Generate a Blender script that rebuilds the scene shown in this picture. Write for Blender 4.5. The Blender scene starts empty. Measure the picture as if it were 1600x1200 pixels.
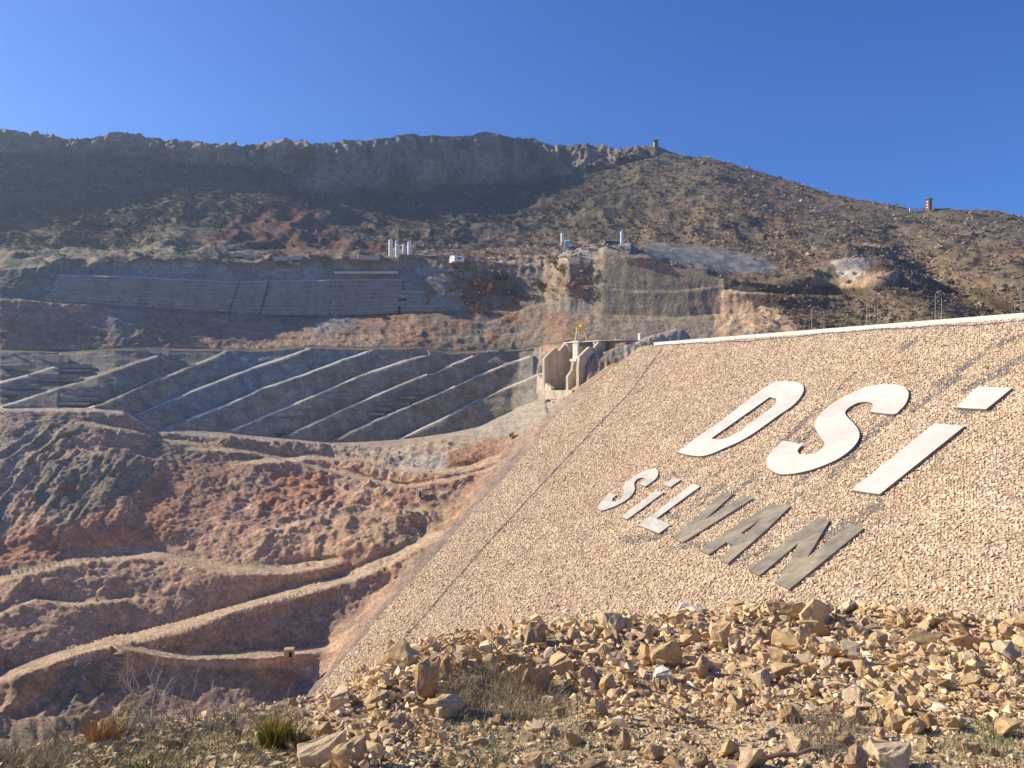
import bpy, bmesh, math, random
import numpy as np
from mathutils import Vector, Matrix
from mathutils.geometry import tessellate_polygon

# ------------------------------------------------------------------ camera, sky, sun, exposure
S = bpy.context.scene
C = S.collection
F = 1208.0                                   # focal length in photo pixels (1600 wide)
cam_d = bpy.data.cameras.new('camera'); cam = bpy.data.objects.new('camera', cam_d); C.objects.link(cam)
cam_d.sensor_width = 36; cam_d.lens = 36 * F / 1600; cam_d.clip_start = .05; cam_d.clip_end = 9000
cam.location = (0, 0, 0); cam.rotation_euler = (math.radians(90), 0, 0)
S.camera = cam
SUN_AZ, SUN_EL = math.radians(-76), math.radians(30)      # azimuth from +Y (negative = left)
w = bpy.data.worlds.new('World'); S.world = w; w.use_nodes = True
nt = w.node_tree; bg = nt.nodes['Background']
sky = nt.nodes.new('ShaderNodeTexSky'); sky.sky_type = 'NISHITA'; sky.sun_disc = False
sky.sun_elevation = SUN_EL; sky.sun_rotation = SUN_AZ
sky.altitude = 600; sky.air_density = 1.0; sky.dust_density = .1; sky.ozone_density = 10.0
hs = nt.nodes.new('ShaderNodeHueSaturation'); hs.inputs['Saturation'].default_value = 1.12; hs.inputs['Hue'].default_value = .512
nt.links.new(sky.outputs[0], hs.inputs['Color']); nt.links.new(hs.outputs[0], bg.inputs[0]); bg.inputs[1].default_value = 0.094
sl = bpy.data.lights.new('sun', 'SUN'); sun = bpy.data.objects.new('sun', sl); C.objects.link(sun)
sl.energy = 5.0; sl.angle = math.radians(.5); sl.color = (1, .88, .70)
Ld = Vector((math.sin(SUN_AZ) * math.cos(SUN_EL), math.cos(SUN_AZ) * math.cos(SUN_EL), math.sin(SUN_EL)))
sun.rotation_euler = Ld.to_track_quat('Z', 'Y').to_euler()
vs = S.view_settings; vs.view_transform = 'Standard'; vs.look = 'None'; vs.gamma = 1; vs.use_curve_mapping = False
vs.exposure = 0.72
S.cycles.use_denoising = True
S.cycles.max_bounces = 5; S.cycles.diffuse_bounces = 3; S.cycles.volume_bounces = 0
HAZE = 0.00012

rng = np.random.default_rng(7); random.seed(7)

# ------------------------------------------------------------------ helpers
def W(px, py, d):
    return np.stack(np.broadcast_arrays((np.asarray(px, float) - 800) / F * d, d * 1.0, (600 - np.asarray(py, float)) / F * d), -1)
def V3(px, py, d): return Vector(W(px, py, d).tolist())
def lerp(a, b, t): return a + (b - a) * t
def sst(a, b, x):
    t = np.clip((x - a) / (b - a), 0, 1); return t * t * (3 - 2 * t)
_perm = np.random.default_rng(3).permutation(4096)
_val = np.random.default_rng(4).random(4096) * 2 - 1
def vnoise(P):
    i = np.floor(P).astype(np.int64); f = P - i; u = f * f * (3 - 2 * f); i &= 4095
    def h(dx, dy, dz):
        return _val[_perm[(_perm[(_perm[(i[..., 0] + dx) & 4095] + i[..., 1] + dy) & 4095] + i[..., 2] + dz) & 4095]]
    x0 = lerp(lerp(h(0,0,0), h(1,0,0), u[...,0]), lerp(h(0,1,0), h(1,1,0), u[...,0]), u[...,1])
    x1 = lerp(lerp(h(0,0,1), h(1,0,1), u[...,0]), lerp(h(0,1,1), h(1,1,1), u[...,0]), u[...,1])
    return lerp(x0, x1, u[..., 2])
def fbm(P, sc, octv=4, ridged=False, gain=.5):
    q = P / np.asarray(sc, float) + 57.3; a = 1.; s = 0; tot = 0
    for o in range(octv):
        n = vnoise(q)
        if ridged: n = 1 - 2 * np.abs(n)
        s = s + a * n; tot += a; a *= gain; q = q * 2.03 + 11.7
    return s / tot
def tag(o, label=None, cat=None, group=None, kind=None):
    if label: o['label'] = label
    if cat: o['category'] = cat
    if group: o['group'] = group
    if kind: o['kind'] = kind
    return o
def empty(name, loc, label, cat, group=None, rz=0, parent=None):
    o = bpy.data.objects.new(name, None); C.objects.link(o); o.location = loc; o.rotation_euler = (0, 0, rz)
    o.empty_display_size = .1
    return tag(o, label, cat, group)
def mesh_np(name, V, Fc, mat, col=None, smooth=False, parent=None, link=True):
    V = np.asarray(V, np.float32).reshape(-1, 3); Fc = np.asarray(Fc, np.int32); n = Fc.shape[1]
    me = bpy.data.meshes.new(name)
    me.vertices.add(len(V)); me.vertices.foreach_set('co', V.ravel())
    me.loops.add(Fc.size); me.loops.foreach_set('vertex_index', Fc.ravel())
    me.polygons.add(len(Fc)); me.polygons.foreach_set('loop_start', np.arange(0, Fc.size, n, dtype=np.int32))
    me.update(calc_edges=True)
    me.polygons.foreach_set('use_smooth', np.full(len(Fc), bool(smooth)))
    if col is not None:
        at = me.attributes.new('Col', 'FLOAT_COLOR', 'POINT')
        at.data.foreach_set('color', np.concatenate([col, np.ones((len(col), 1))], 1).astype(np.float32).ravel())
    if mat: me.materials.append(mat)
    me.validate()
    if not link: return me
    o = bpy.data.objects.new(name, me); C.objects.link(o)
    if parent: o.parent = parent
    return o
class MB:
    """collects simple solids, then links them as one mesh"""
    def __init__(s): s.v = []; s.f = []; s.m = []; s.mats = []
    def mi(s, m):
        if m not in s.mats: s.mats.append(m)
        return s.mats.index(m)
    def add(s, vs_, fs, m=None):
        b = len(s.v); s.v += [tuple(v) for v in vs_]; s.f += [tuple(i + b for i in f) for f in fs]; s.m += [m] * len(fs); return s
    def box(s, c, d, rz=0, m=None, M=None):
        R = M or Matrix.Rotation(rz, 3, 'Z'); c = Vector(c)
        vs_ = [c + R @ Vector((x * d[0] / 2, y * d[1] / 2, z * d[2] / 2)) for z in (-1, 1) for x, y in ((-1,-1),(1,-1),(1,1),(-1,1))]
        return s.add(vs_, [(3,2,1,0),(4,5,6,7),(0,1,5,4),(1,2,6,5),(2,3,7,6),(3,0,4,7)], m)
    def tube(s, p0, p1, r0, r1=None, n=6, m=None):
        p0 = Vector(p0); p1 = Vector(p1); r1 = r0 if r1 is None else r1
        q = (p1 - p0).to_track_quat('Z', 'Y').to_matrix(); vs_ = []
        for p, r in ((p0, r0), (p1, r1)):
            for k in range(n):
                a = 2 * math.pi * k / n; vs_.append(p + q @ Vector((r * math.cos(a), r * math.sin(a), 0)))
        fs = [(k, (k + 1) % n, n + (k + 1) % n, n + k) for k in range(n)] + [tuple(range(n - 1, -1, -1)), tuple(range(n, 2 * n))]
        return s.add(vs_, fs, m)
    def prism(s, pts, off, m=None, holes=()):
        """polygon (list of Vectors) swept by the vector off"""
        loops = [list(pts)] + [list(h) for h in holes]; allp = [Vector(p) for l in loops for p in l]; N = len(allp)
        tris = tessellate_polygon([[Vector(p) for p in l] for l in loops])
        off = Vector(off); vs_ = allp + [p + off for p in allp]; fs = []
        for t in tris:
            nn = (allp[t[1]] - allp[t[0]]).cross(allp[t[2]] - allp[t[0]])
            if nn.dot(off) > 0: t = (t[0], t[2], t[1])
            fs.append(tuple(t)); fs.append((t[2] + N, t[1] + N, t[0] + N))
        b = 0
        for l in loops:
            n = len(l)
            for k in range(n):
                i, j = b + k, b + (k + 1) % n; fs.append((i, j, j + N, i + N))
            b += n
        return s.add(vs_, fs, m)
    def build(s, name, mat=None, parent=None, smooth=False, bevel=0, loc=None, fix=True):
        me = bpy.data.meshes.new(name)
        o_ = Vector(loc) if loc is not None else Vector((0, 0, 0))
        me.from_pydata([Vector(v) - o_ for v in s.v], [], s.f)
        mats = []
        for i, m in enumerate(s.m):
            m = m or mat
            if m not in mats: mats.append(m); me.materials.append(m)
            me.polygons[i].material_index = mats.index(m)
        if fix:
            bm = bmesh.new(); bm.from_mesh(me); bmesh.ops.recalc_face_normals(bm, faces=bm.faces)
            if bevel: bmesh.ops.bevel(bm, geom=[e for e in bm.edges if e.calc_face_angle(0) > .5], offset=bevel, segments=1, affect='EDGES')
            bm.to_mesh(me); bm.free()
        if smooth:
            for p in me.polygons: p.use_smooth = True
        o = bpy.data.objects.new(name, me); C.objects.link(o); o.location = o_
        if parent: o.parent = parent
        return o

def M(name, col, rough=.9, var=.25, scale=1., bump=.0, bscale=None, attr=False, rand=0., metal=0., col2=None, stretch=(1,1,1), streak=0., detail=6):
    """procedural material: base colour (or the Col attribute) broken up by noise at two scales, bump, streaks"""
    m = bpy.data.materials.new(name); m.use_nodes = True; t = m.node_tree; N = t.nodes; L = t.links
    b = N['Principled BSDF']; b.inputs['Roughness'].default_value = rough; b.inputs['Metallic'].default_value = metal
    b.inputs['Specular IOR Level'].default_value = .15 if rough > .7 else .4
    tc = N.new('ShaderNodeTexCoord'); mp = N.new('ShaderNodeMapping'); mp.inputs['Scale'].default_value = stretch
    L.new(tc.outputs['Object'], mp.inputs[0])
    n1 = N.new('ShaderNodeTexNoise'); n1.inputs['Scale'].default_value = 1 / scale; n1.inputs['Detail'].default_value = detail; n1.inputs['Roughness'].default_value = .65
    L.new(mp.outputs[0], n1.inputs[0])
    mr = N.new('ShaderNodeMapRange'); mr.inputs[1].default_value = .3; mr.inputs[2].default_value = .7
    mr.inputs[3].default_value = 1 - var; mr.inputs[4].default_value = 1 + var; L.new(n1.outputs[0], mr.inputs[0])
    if attr:
        a = N.new('ShaderNodeAttribute'); a.attribute_name = 'Col'; src = a.outputs['Color']
    elif col2:
        n2 = N.new('ShaderNodeTexNoise'); n2.inputs['Scale'].default_value = .35 / scale; n2.inputs['Detail'].default_value = 5
        L.new(mp.outputs[0], n2.inputs[0])
        cr = N.new('ShaderNodeValToRGB'); cr.color_ramp.elements[0].position = .4; cr.color_ramp.elements[1].position = .62
        cr.color_ramp.elements[0].color = (*col, 1); cr.color_ramp.elements[1].color = (*col2, 1); L.new(n2.outputs[0], cr.inputs[0]); src = cr.outputs[0]
    else:
        r = N.new('ShaderNodeRGB'); r.outputs[0].default_value = (*col, 1); src = r.outputs[0]
    fac = mr.outputs[0]
    if attr and scale > 2:
        ns = N.new('ShaderNodeTexNoise'); ns.inputs['Scale'].default_value = .7; ns.inputs['Detail'].default_value = 4; ns.inputs['Roughness'].default_value = .8; L.new(mp.outputs[0], ns.inputs[0])
        rs_ = N.new('ShaderNodeMapRange'); rs_.inputs[1].default_value = .35; rs_.inputs[2].default_value = .65; rs_.inputs[3].default_value = .66; rs_.inputs[4].default_value = 1.36; L.new(ns.outputs[0], rs_.inputs[0])
        mm = N.new('ShaderNodeMath'); mm.operation = 'MULTIPLY'; L.new(fac, mm.inputs[0]); L.new(rs_.outputs[0], mm.inputs[1]); fac = mm.outputs[0]
    if rand:
        oi = N.new('ShaderNodeObjectInfo'); r2 = N.new('ShaderNodeMapRange'); r2.inputs[3].default_value = 1 - rand; r2.inputs[4].default_value = 1 + rand
        L.new(oi.outputs['Random'], r2.inputs[0]); mm = N.new('ShaderNodeMath'); mm.operation = 'MULTIPLY'
        L.new(fac, mm.inputs[0]); L.new(r2.outputs[0], mm.inputs[1]); fac = mm.outputs[0]
    if streak:
        m2 = N.new('ShaderNodeMapping'); m2.inputs['Scale'].default_value = (1, 1, .06); L.new(tc.outputs['Object'], m2.inputs[0])
        n3 = N.new('ShaderNodeTexNoise'); n3.inputs['Scale'].default_value = .9 / scale; n3.inputs['Detail'].default_value = 5; L.new(m2.outputs[0], n3.inputs[0])
        r3 = N.new('ShaderNodeMapRange'); r3.inputs[1].default_value = .35; r3.inputs[2].default_value = .6
        r3.inputs[3].default_value = 1 - streak; r3.inputs[4].default_value = 1; L.new(n3.outputs[0], r3.inputs[0])
        mm = N.new('ShaderNodeMath'); mm.operation = 'MULTIPLY'; L.new(fac, mm.inputs[0]); L.new(r3.outputs[0], mm.inputs[1]); fac = mm.outputs[0]
    vm = N.new('ShaderNodeVectorMath'); vm.operation = 'SCALE'; L.new(src, vm.inputs[0]); L.new(fac, vm.inputs['Scale'])
    L.new(vm.outputs[0], b.inputs['Base Color'])
    if bump:
        nb = N.new('ShaderNodeTexNoise'); nb.inputs['Scale'].default_value = 1 / (bscale or scale); nb.inputs['Detail'].default_value = 8; nb.inputs['Roughness'].default_value = .7
        L.new(mp.outputs[0], nb.inputs[0]); bp = N.new('ShaderNodeBump'); bp.inputs['Distance'].default_value = bump; bp.inputs['Strength'].default_value = 1
        L.new(nb.outputs[0], bp.inputs['Height']); L.new(bp.outputs[0], b.inputs['Normal'])
    return m

# ------------------------------------------------------------------ the dam plane (world geometry)
CR = np.array([-.4387, .8986, 0.]); NH = np.array([-.8986, -.4387, 0.])     # crest direction, downslope direction
TA = .59; AL = math.atan(TA); CREST = 22.; OFFN = 266.
DN = np.array([NH[0] * math.sin(AL), NH[1] * math.sin(AL), math.cos(AL)])    # face normal
BD = np.array([NH[0] * math.cos(AL), NH[1] * math.cos(AL), -math.sin(AL)])   # down the face
P0 = -NH * OFFN + np.array([0, 0, CREST])                                    # crest point nearest the camera line
def dam_depth(px, py, h=0.):
    """depth at which the pixel ray meets the face plane raised by h"""
    r = W(px, py, 1.0); return (P0 @ DN + h) / (r @ DN)
def dam_pt(px, py, h=0.): return W(px, py, dam_depth(px, py, h))
def crest_d(px, t=0.): return (OFFN - t) / (.8986 * (np.asarray(px, float) - 800) / F + .4387)
BND = np.array([(1000,541),(950,582),(900,622),(862,655),(835,690),(790,745),(750,785),(700,845),(645,905),(600,955),(560,1003),(510,1060),(490,1085),(430,1150),(330,1260),(250,1350)], float)
def bnd_x(py): return np.interp(py, BND[:, 1], BND[:, 0])

# ------------------------------------------------------------------ terrain of the far bank
def cv(*a): return np.array(a, float)
# feature lines, top to bottom: photo x, photo y, metres away
CUR = [
 cv((-700,175,1150),(-300,190,1400),(-100,208,1400),(0,211,1400),(30,209,1400),(60,213,1400),(120,220,1400),(150,218,1400),(185,211,1400),(240,218,1390),(300,224,1380),(330,230,1370),(400,230,1350),(440,225,1340),(470,223,1340),(485,229,1330),(520,227,1320),(545,222,1310),(570,223,1310),(590,218,1300),(612,217,1300),(640,211,1290),(665,214,1290),(700,215,1280),(735,214,1270),(745,209,1270),(757,207,1270),(772,211,1270),(778,215,1270),(800,217,1260),(830,218,1260),(845,224,1250),(860,230,1240),(880,230,1240),(900,229,1230),(945,228,1220),(960,234,1210),(975,237,1200),(985,232,1190),(1000,229,1190),(1025,228,1180),(1040,235,1180),(1060,242,1170),(1110,246,1150),(1150,257,1130),(1200,273,1110),(1250,287,1080),(1300,302,1050),(1350,312,1020),(1420,326,980),(1500,329,950),(1560,329,930),(1600,340,900),(1700,352,850),(1900,340,760),(2400,300,600)),
 cv((-700,230,1130),(-300,240,1380),(0,245,1370),(180,246,1370),(250,256,1360),(320,262,1340),(420,262,1310),(480,285,1290),(560,298,1270),(650,300,1250),(700,292,1240),(790,292,1225),(860,282,1210),(930,270,1200),(965,262,1190),(1000,246,1172),(1030,244,1168),(1060,250,1155),(1110,254,1135),(1200,281,1095),(1300,310,1035),(1420,333,965),(1500,337,935),(1600,350,880),(1900,352,740),(2400,320,590)),
 cv((-700,380,640),(-300,390,645),(0,396,650),(100,402,663),(200,398,677),(330,384,695),(450,392,715),(600,398,755),(700,396,800),(800,392,825),(880,386,800),(980,380,770),(1040,380,740),(1110,386,700),(1250,404,640),(1350,404,640),(1450,400,640),(1600,395,600),(1900,400,520),(2400,400,430)),
 cv((-700,440,560),(-300,430,555),(0,424,545),(90,416,560),(180,410,580),(270,409,600),(400,418,630),(500,416,640),(640,411,650),(720,407,648),(780,412,647),(850,418,645),(890,412,590),(925,408,590),(945,402,580),(980,397,572),(1010,402,568),(1060,420,560),(1110,432,552),(1150,440,545),(1250,450,540),(1330,452,545),(1400,450,540),(1500,450,500),(1600,450,460),(1900,460,380),(2400,470,320)),
 cv((-700,480,570),(-300,470,600),(0,467,525),(90,473,540),(220,482,565),(330,489,590),(410,494,610),(450,496,613),(560,495,622),(650,490,625),(730,487,628),(800,487,622),(870,490,600),(940,492,572),(1060,495,552),(1130,490,545),(1200,492,530),(1300,500,510),(1600,500,430),(1900,505,360),(2400,510,300)),
 cv((-700,482,560),(-300,472,590),(0,469,517),(90,475,532),(220,484,557),(330,491,582),(410,496,602),(450,498,605),(560,497,614),(650,492,617),(730,489,620),(800,489,614),(870,492,594),(940,494,569),(1060,497,550),(1130,492,543),(1200,494,527),(1300,502,506),(1600,502,425),(1900,507,352),(2400,512,292)),
 cv((-700,560,518),(-300,550,548),(0,546,488),(100,549,503),(180,544,513),(280,544,533),(400,546,548),(470,541,553),(560,543,560),(650,541,564),(700,549,567),(760,546,575),(810,545,577),(850,538,572),(880,533,550),(940,530,540),(1000,530,535),(1130,534,520),(1300,540,485),(1600,540,400),(1900,545,335),(2400,550,280)),
 cv((-700,563,508),(-300,553,536),(0,549,477),(100,552,492),(180,547,502),(280,547,522),(400,549,537),(470,544,542),(560,546,549),(650,545,554),(700,553,556),(760,550,564),(810,548,567),(850,542,562),(880,538,540),(940,536,530),(1000,536,525),(1130,540,510),(1300,546,475),(1600,546,390),(1900,550,325),(2400,556,270)),
 cv((-700,640,446),(-300,638,481),(0,637,426),(150,637,438),(190,641,443),(240,664,450),(330,672,466),(440,684,481),(520,691,488),(580,689,493),(630,686,498),(700,677,504),(750,665,517),(800,642,524),(850,618,520),(900,612,488),(960,606,470),(1130,610,465),(1300,620,430),(1600,620,350),(2400,640,240)),
 cv((-700,650,433),(-300,646,468),(0,643,413),(150,643,426),(190,648,429),(240,675,433),(330,684,446),(440,694,458),(520,702,466),(580,701,466),(630,698,466),(700,690,448),(750,688,439),(800,680,431),(850,664,428),(900,640,424),(1000,640,430),(1300,650,400),(1600,650,330),(2400,660,230)),
 cv((-700,860,220),(-300,860,280),(0,860,335),(150,860,342),(300,860,348),(450,865,348),(600,860,340),(700,845,340),(1000,850,340),(1600,850,260),(2400,860,180)),
 cv((-700,1120,170),(-300,1120,210),(0,1120,228),(200,1120,238),(400,1110,252),(500,1090,275),(1000,1090,260),(1600,1090,200),(2400,1100,130)),
 cv((-700,1330,140),(-300,1330,180),(0,1330,180),(400,1330,195),(1000,1330,210),(1600,1330,160),(2400,1330,110)),
]
for c_ in (CUR[0], CUR[1]):
    c_[:, 2] *= np.interp(c_[:, 0], [-700, -300, 0, 300, 600, 850, 1000, 1250], [.60, .52, .60, .68, .85, 1.03, 1.02, 1.])
NR = [34, 62, 26, 46, 3, 34, 3, 70, 8, 170, 165, 16]
colpx = np.concatenate([np.arange(-700, -40, 13), np.arange(-40, 1640, 2.1), np.arange(1640, 2400, 14)])
def cat(c, px):
    return np.interp(px, c[:, 0], c[:, 1]), np.interp(px, c[:, 0], c[:, 2])
# ledges cut into the slopes: polyline, width in photo px, depth step in m, reach in px
LED = [
 (cv((380,722),(480,716),(560,722),(620,737),(690,739),(735,730),(775,715)), 7, 26, 30),
 (cv((0,905),(31,898),(140,877),(250,865),(297,877),(344,889),(437,891),(520,880)), 12, 26, 55),
 (cv((405,826),(444,824),(500,812),(556,809),(616,807),(660,800)), 6, 20, 40),
 (cv((0,1058),(94,1024),(187,1002),(270,983),(375,951),(450,928),(560,897),(640,862),(690,835)), 14, 30, 60),
 (cv((187,1012),(232,1020),(300,1028),(394,1028),(450,1023),(520,1010)), 11, 18, 45),
 (cv((560,770),(640,764),(700,752),(760,735),(800,712)), 6, 16, 30),
 (cv((300,700),(400,706),(470,725),(540,745),(640,765)), 6, 14, 26),
 (cv((0,960),(60,935),(120,945),(200,938)), 6, 12, 30),
 (cv((130,660),(200,672),(260,688),(310,694)), 5, 12, 24),
 (cv((0,408),(120,404),(260,398),(360,392)), 3, 20, 10),
 (cv((860,452),(940,446)), 3, 8, 12),
 (cv((720,517),(800,512),(880,508),(960,500),(1040,500),(1120,492)), 2, 2, 18),
 (cv((560,530),(640,530),(720,528),(800,522),(880,520)), 3, 4, 18),
 (cv((900,445),(980,455),(1060,456),(1120,448)), 2, 3, 18),
 (cv((980,400),(1050,402),(1100,412),(1170,418),(1220,428)), 3, 14, 14),
 (cv((1000,372),(1060,384),(1130,392),(1190,400)), 2.5, 12, 10),
 (cv((1150,455),(1230,462),(1330,464),(1400,470)), 4, 16, 18),
 (cv((1010,300),(1130,308),(1230,322),(1330,345)), 3, 8, 12),
 (cv((1000,352),(1100,340),(1230,318)), 3, 8, 12),
 (cv((700,500),(760,505),(860,470)), 3, 6, 12),
]
# diagonal berms of the shotcrete slope
DIAG = [
 cv((-60,618),(0,597),(40,587),(90,572)),
 cv((-60,655),(0,636),(75,612),(150,588),(200,571),(245,556)),
 cv((100,650),(160,630),(232,598),(280,580),(340,556),(352,549)),
 cv((210,650),(250,633),(295,613),(360,588),(400,573),(440,560),(485,544)),
 cv((262,668),(305,650),(360,630),(410,607),(470,587),(520,568),(577,548)),
 cv((345,678),(400,655),(484,621),(562,587),(628,565),(665,556)),
 cv((440,683),(537,639),(619,604),(669,584),(705,570),(740,556)),
 cv((519,690),(587,656),(666,623),(712,603),(740,589),(806,564),(830,556)),
 cv((622,687),(681,659),(756,621),(780,611),(840,586),(852,582)),
]
def edge_jump(px, py, line, wpx, J, R):
    x0, x1 = line[0, 0], line[-1, 0]
    y = np.interp(px, line[:, 0], line[:, 1])
    tp = sst(x0 - 30, x0 + 25, px) * (1 - sst(x1 - 25, x1 + 30, px))
    s = py - (y - wpx / 2)
    f = np.where(s < 0, .5 * np.clip(1 + s / R, 0, 1) ** 1.5, np.where(s > wpx, -.5 * np.clip(1 - (s - wpx) / R, 0, 1) ** 1.5, .5 - s / wpx))
    return J * .62 * tp * f
def diag_jump(px, py):
    d = np.zeros_like(px)
    for k, L in enumerate(DIAG):
        y = np.interp(px, L[:, 0], L[:, 1]); ok = (px > L[0, 0] - 8) & (px < L[-1, 0] + 4)
        s = py - (y - 1.5); R = 42.
        f = np.where(s < 0, .5 * np.clip(1 + s / R, 0, 1), np.where(s > 3, -.5 * np.clip(1 - (s - 3) / R, 0, 1), .5 - s / 3))
        d += np.where(ok, 6. * f, 0)
    return d
rows_y = []; rows_d = []; band = []
for b in range(len(CUR) - 1):
    y0, d0 = cat(CUR[b], colpx); y1, d1 = cat(CUR[b + 1], colpx); n = NR[b]
    for k in range(n + (b == len(CUR) - 2)):
        t = k / n; rows_y.append(lerp(y0, y1, t)); rows_d.append(1 / lerp(1 / d0, 1 / d1, t)); band.append(b)
GY = np.array(rows_y); GX = np.broadcast_to(colpx, GY.shape).copy(); GD = np.array(rows_d); BAND = np.array(band)
# concave mountain side: steeper under the cliffs
t_ = np.clip((GY - cat(CUR[1], colpx)[0]) / (cat(CUR[2], colpx)[0] - cat(CUR[1], colpx)[0]), 0, 1)
GD *= 1 + .035 * np.sin(t_ * math.pi) * sst(1150, 950, GX)
# a ravine on the right-hand hill and a shoulder above it
rav_x = np.interp(GY, [300, 380, 430, 500, 560], [1290, 1385, 1440, 1560, 1640])
GD += 52 * np.exp(-((GX - rav_x - 8) / 46) ** 2) * sst(325, 400, GY) * (BAND[:, None] < 6)
GD -= 36 * np.exp(-((GX - rav_x + 95) / 62) ** 2) * sst(340, 410, GY) * (BAND[:, None] < 6)
for L in LED:
    GD += edge_jump(GX, GY, *L)
GD += diag_jump(GX, GY) * sst(-2, 2, GY - cat(CUR[7], colpx)[0]) * (1 - sst(-2, 2, GY - cat(CUR[8], colpx)[0]))
# tie to the dam along its left edge
bx = bnd_x(GY); dd = dam_depth(GX, GY); wl = np.where(GY > 640, 48., 34.)
m_ = (GY > 552)
wgt = np.where(GX < bx, sst(0, 1, (bx - GX) / wl), 0)
tied = np.where(GX < bx, lerp(dd + .6, GD, wgt), dd + .6 + (GX - bx) * .35)
tw = sst(548, 575, GY)
GD = np.where(m_, lerp(GD, tied, tw), GD)
r8 = int(np.sum(NR[:9]))
for _ in range(5):
    G = GD[r8:]; G2 = G.copy(); G2[1:-1] = .25 * G[:-2] + .5 * G[1:-1] + .25 * G[2:]; G3 = G2.copy(); G3[:, 1:-1] = .25 * G2[:, :-2] + .5 * G2[:, 1:-1] + .25 * G2[:, 2:]
    GD[r8 + 1:] = G3[1:]
P = W(GX, GY, GD)
def gnorm(P):
    du = np.gradient(P, axis=1); dv = np.gradient(P, axis=0); n = np.cross(dv, du); n /= np.linalg.norm(n, axis=-1, keepdims=True) + 1e-9
    return np.where(n[..., 1:2] > 0, -n, n)
N_ = gnorm(P)
for _ in range(6):                       # displacement follows the broad lie of the slope, not every kink
    N_[1:-1] = (N_[:-2] + 2 * N_[1:-1] + N_[2:]) / 4
N_ /= np.linalg.norm(N_, axis=-1, keepdims=True)
Bn = BAND[:, None] * np.ones_like(GX)
cliff = ((Bn == 0) * sst(1080, 960, GX)).astype(float)
# outcrops of bare rock below the main cliff
def blob(cx, cy, rx, ry): return np.exp(-(((GX - cx) / rx) ** 2 + ((GY - cy) / ry) ** 2) ** 2)
outc = blob(512, 286, 42, 20) + blob(667, 278, 26, 22) + blob(765, 262, 30, 22) + blob(330, 240, 30, 16) + blob(455, 238, 34, 14)
outc = np.clip(outc, 0, 1)
cliff = np.clip(np.maximum(cliff, outc * (Bn < 3)), 0, 1)
wp = P + 6 * np.stack([fbm(P, 25, 2), fbm(P + 99, 25, 2), 0 * GX], -1)
flute = fbm(wp, (9, 9, 60), 4, ridged=True); big = fbm(P, 70, 4); mid = fbm(P, 16, 4); fine = fbm(P, 4, 3)
rid = fbm(P, (34, 34, 90), 4, ridged=True)
disp = np.zeros_like(GX)
benchm = ((GX > 985) & (GX < 1225) & (GY > 376) & (GY < 436)) * 1.
disp += cliff * (13 * fbm(wp, (24, 24, 80), 5, ridged=True) + 6 * flute + 8 * fbm(P, (40, 40, 12), 3) + 5 * fbm(wp, (5, 5, 14), 3, ridged=True))
disp += outc * 9 + (Bn <= 2) * (1 - .6 * benchm) * (1 - cliff) * (9 * big + 7 * rid * sst(0, .6, t_) + 2.2 * mid)
cutm = ((Bn >= 3) & (Bn <= 5)) * 1.
wallz = (Bn == 3) * sst(70, 110, GX) * (1 - sst(640, 690, GX))              # behind the terraced wall
slopez = (Bn == 7) * (1 - sst(820, 870, GX))                                   # shotcrete slope
disp += cutm * (1 - .6 * ((GX > 925) & (GX < 1128))) * (1 - wallz) * (1.2 * fbm(wp, (7, 7, 60), 4, ridged=True) + .8 * mid + .5 * fine) * (1 - .8 * benchm)
disp += wallz * (.4 * mid) - wallz * 3
disp += slopez * (.9 * mid + .35 * fine + .5 * fbm(P, (30, 30, 3), 2))
Em = (Bn >= 8) | ((Bn == 7) & (slopez < .5))
near_dam = sst(0, 26, bx - GX)
rock_a = sst(-.1, .3, fbm(P, 40, 3))
rough_ = np.clip(.30 + .7 * np.exp(-(((GX - 560) / 190) ** 2 + ((GY - 790) / 95) ** 2) ** 2) + .35 * sst(.0, .4, fbm(P + 210, 45, 2)), 0, 1)
disp += Em * near_dam * (rough_ * (2.4 * fbm(wp, (13, 13, 70), 3, ridged=True) + 1.1 * fbm(wp, (5, 5, 60), 3, ridged=True) + 1.0 * rock_a * fbm(P, 5, 3, ridged=True) + 1.0 * fine) + 5.5 * fbm(P, 46, 3) + .6 * fbm(P, 1.8, 2))
# long parallel gullies low on the left
gul = fbm(P + 5 * fbm(P, 30, 2)[..., None], (7, 60, 80), 3, ridged=True)
disp += Em * near_dam * blob(60, 1090, 160, 90) * 2.2 * gul
disp += Em * near_dam * blob(110, 760, 150, 90) * 2.6 * gul
disp *= np.where(Bn >= 8, sst(0, 10, GY - cat(CUR[8], colpx)[0]) * .8 + .2, 1)
onled = np.zeros_like(GX)
for L in LED[:9]:
    line, wpx = L[0], L[1]; y = np.interp(GX, line[:, 0], line[:, 1])
    onled = np.maximum(onled, (1 - sst(wpx * .35, wpx * .9, np.abs(GY - y))) * sst(line[0, 0] - 20, line[0, 0] + 5, GX) * (1 - sst(line[-1, 0] - 5, line[-1, 0] + 20, GX)))
r1 = ((Bn == 8) & (GX < 760)) * 1.
disp *= 1 - .75 * np.maximum(onled, r1)
sk = np.zeros_like(GX); sk[0:3] = 1
disp *= np.where((GY < 440) & (Bn == 0), sst(-1, 16, GY - GY[0][None, :]) * .6 + .4, 1)
P = P + N_ * disp[..., None]
N2 = gnorm(P)

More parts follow.
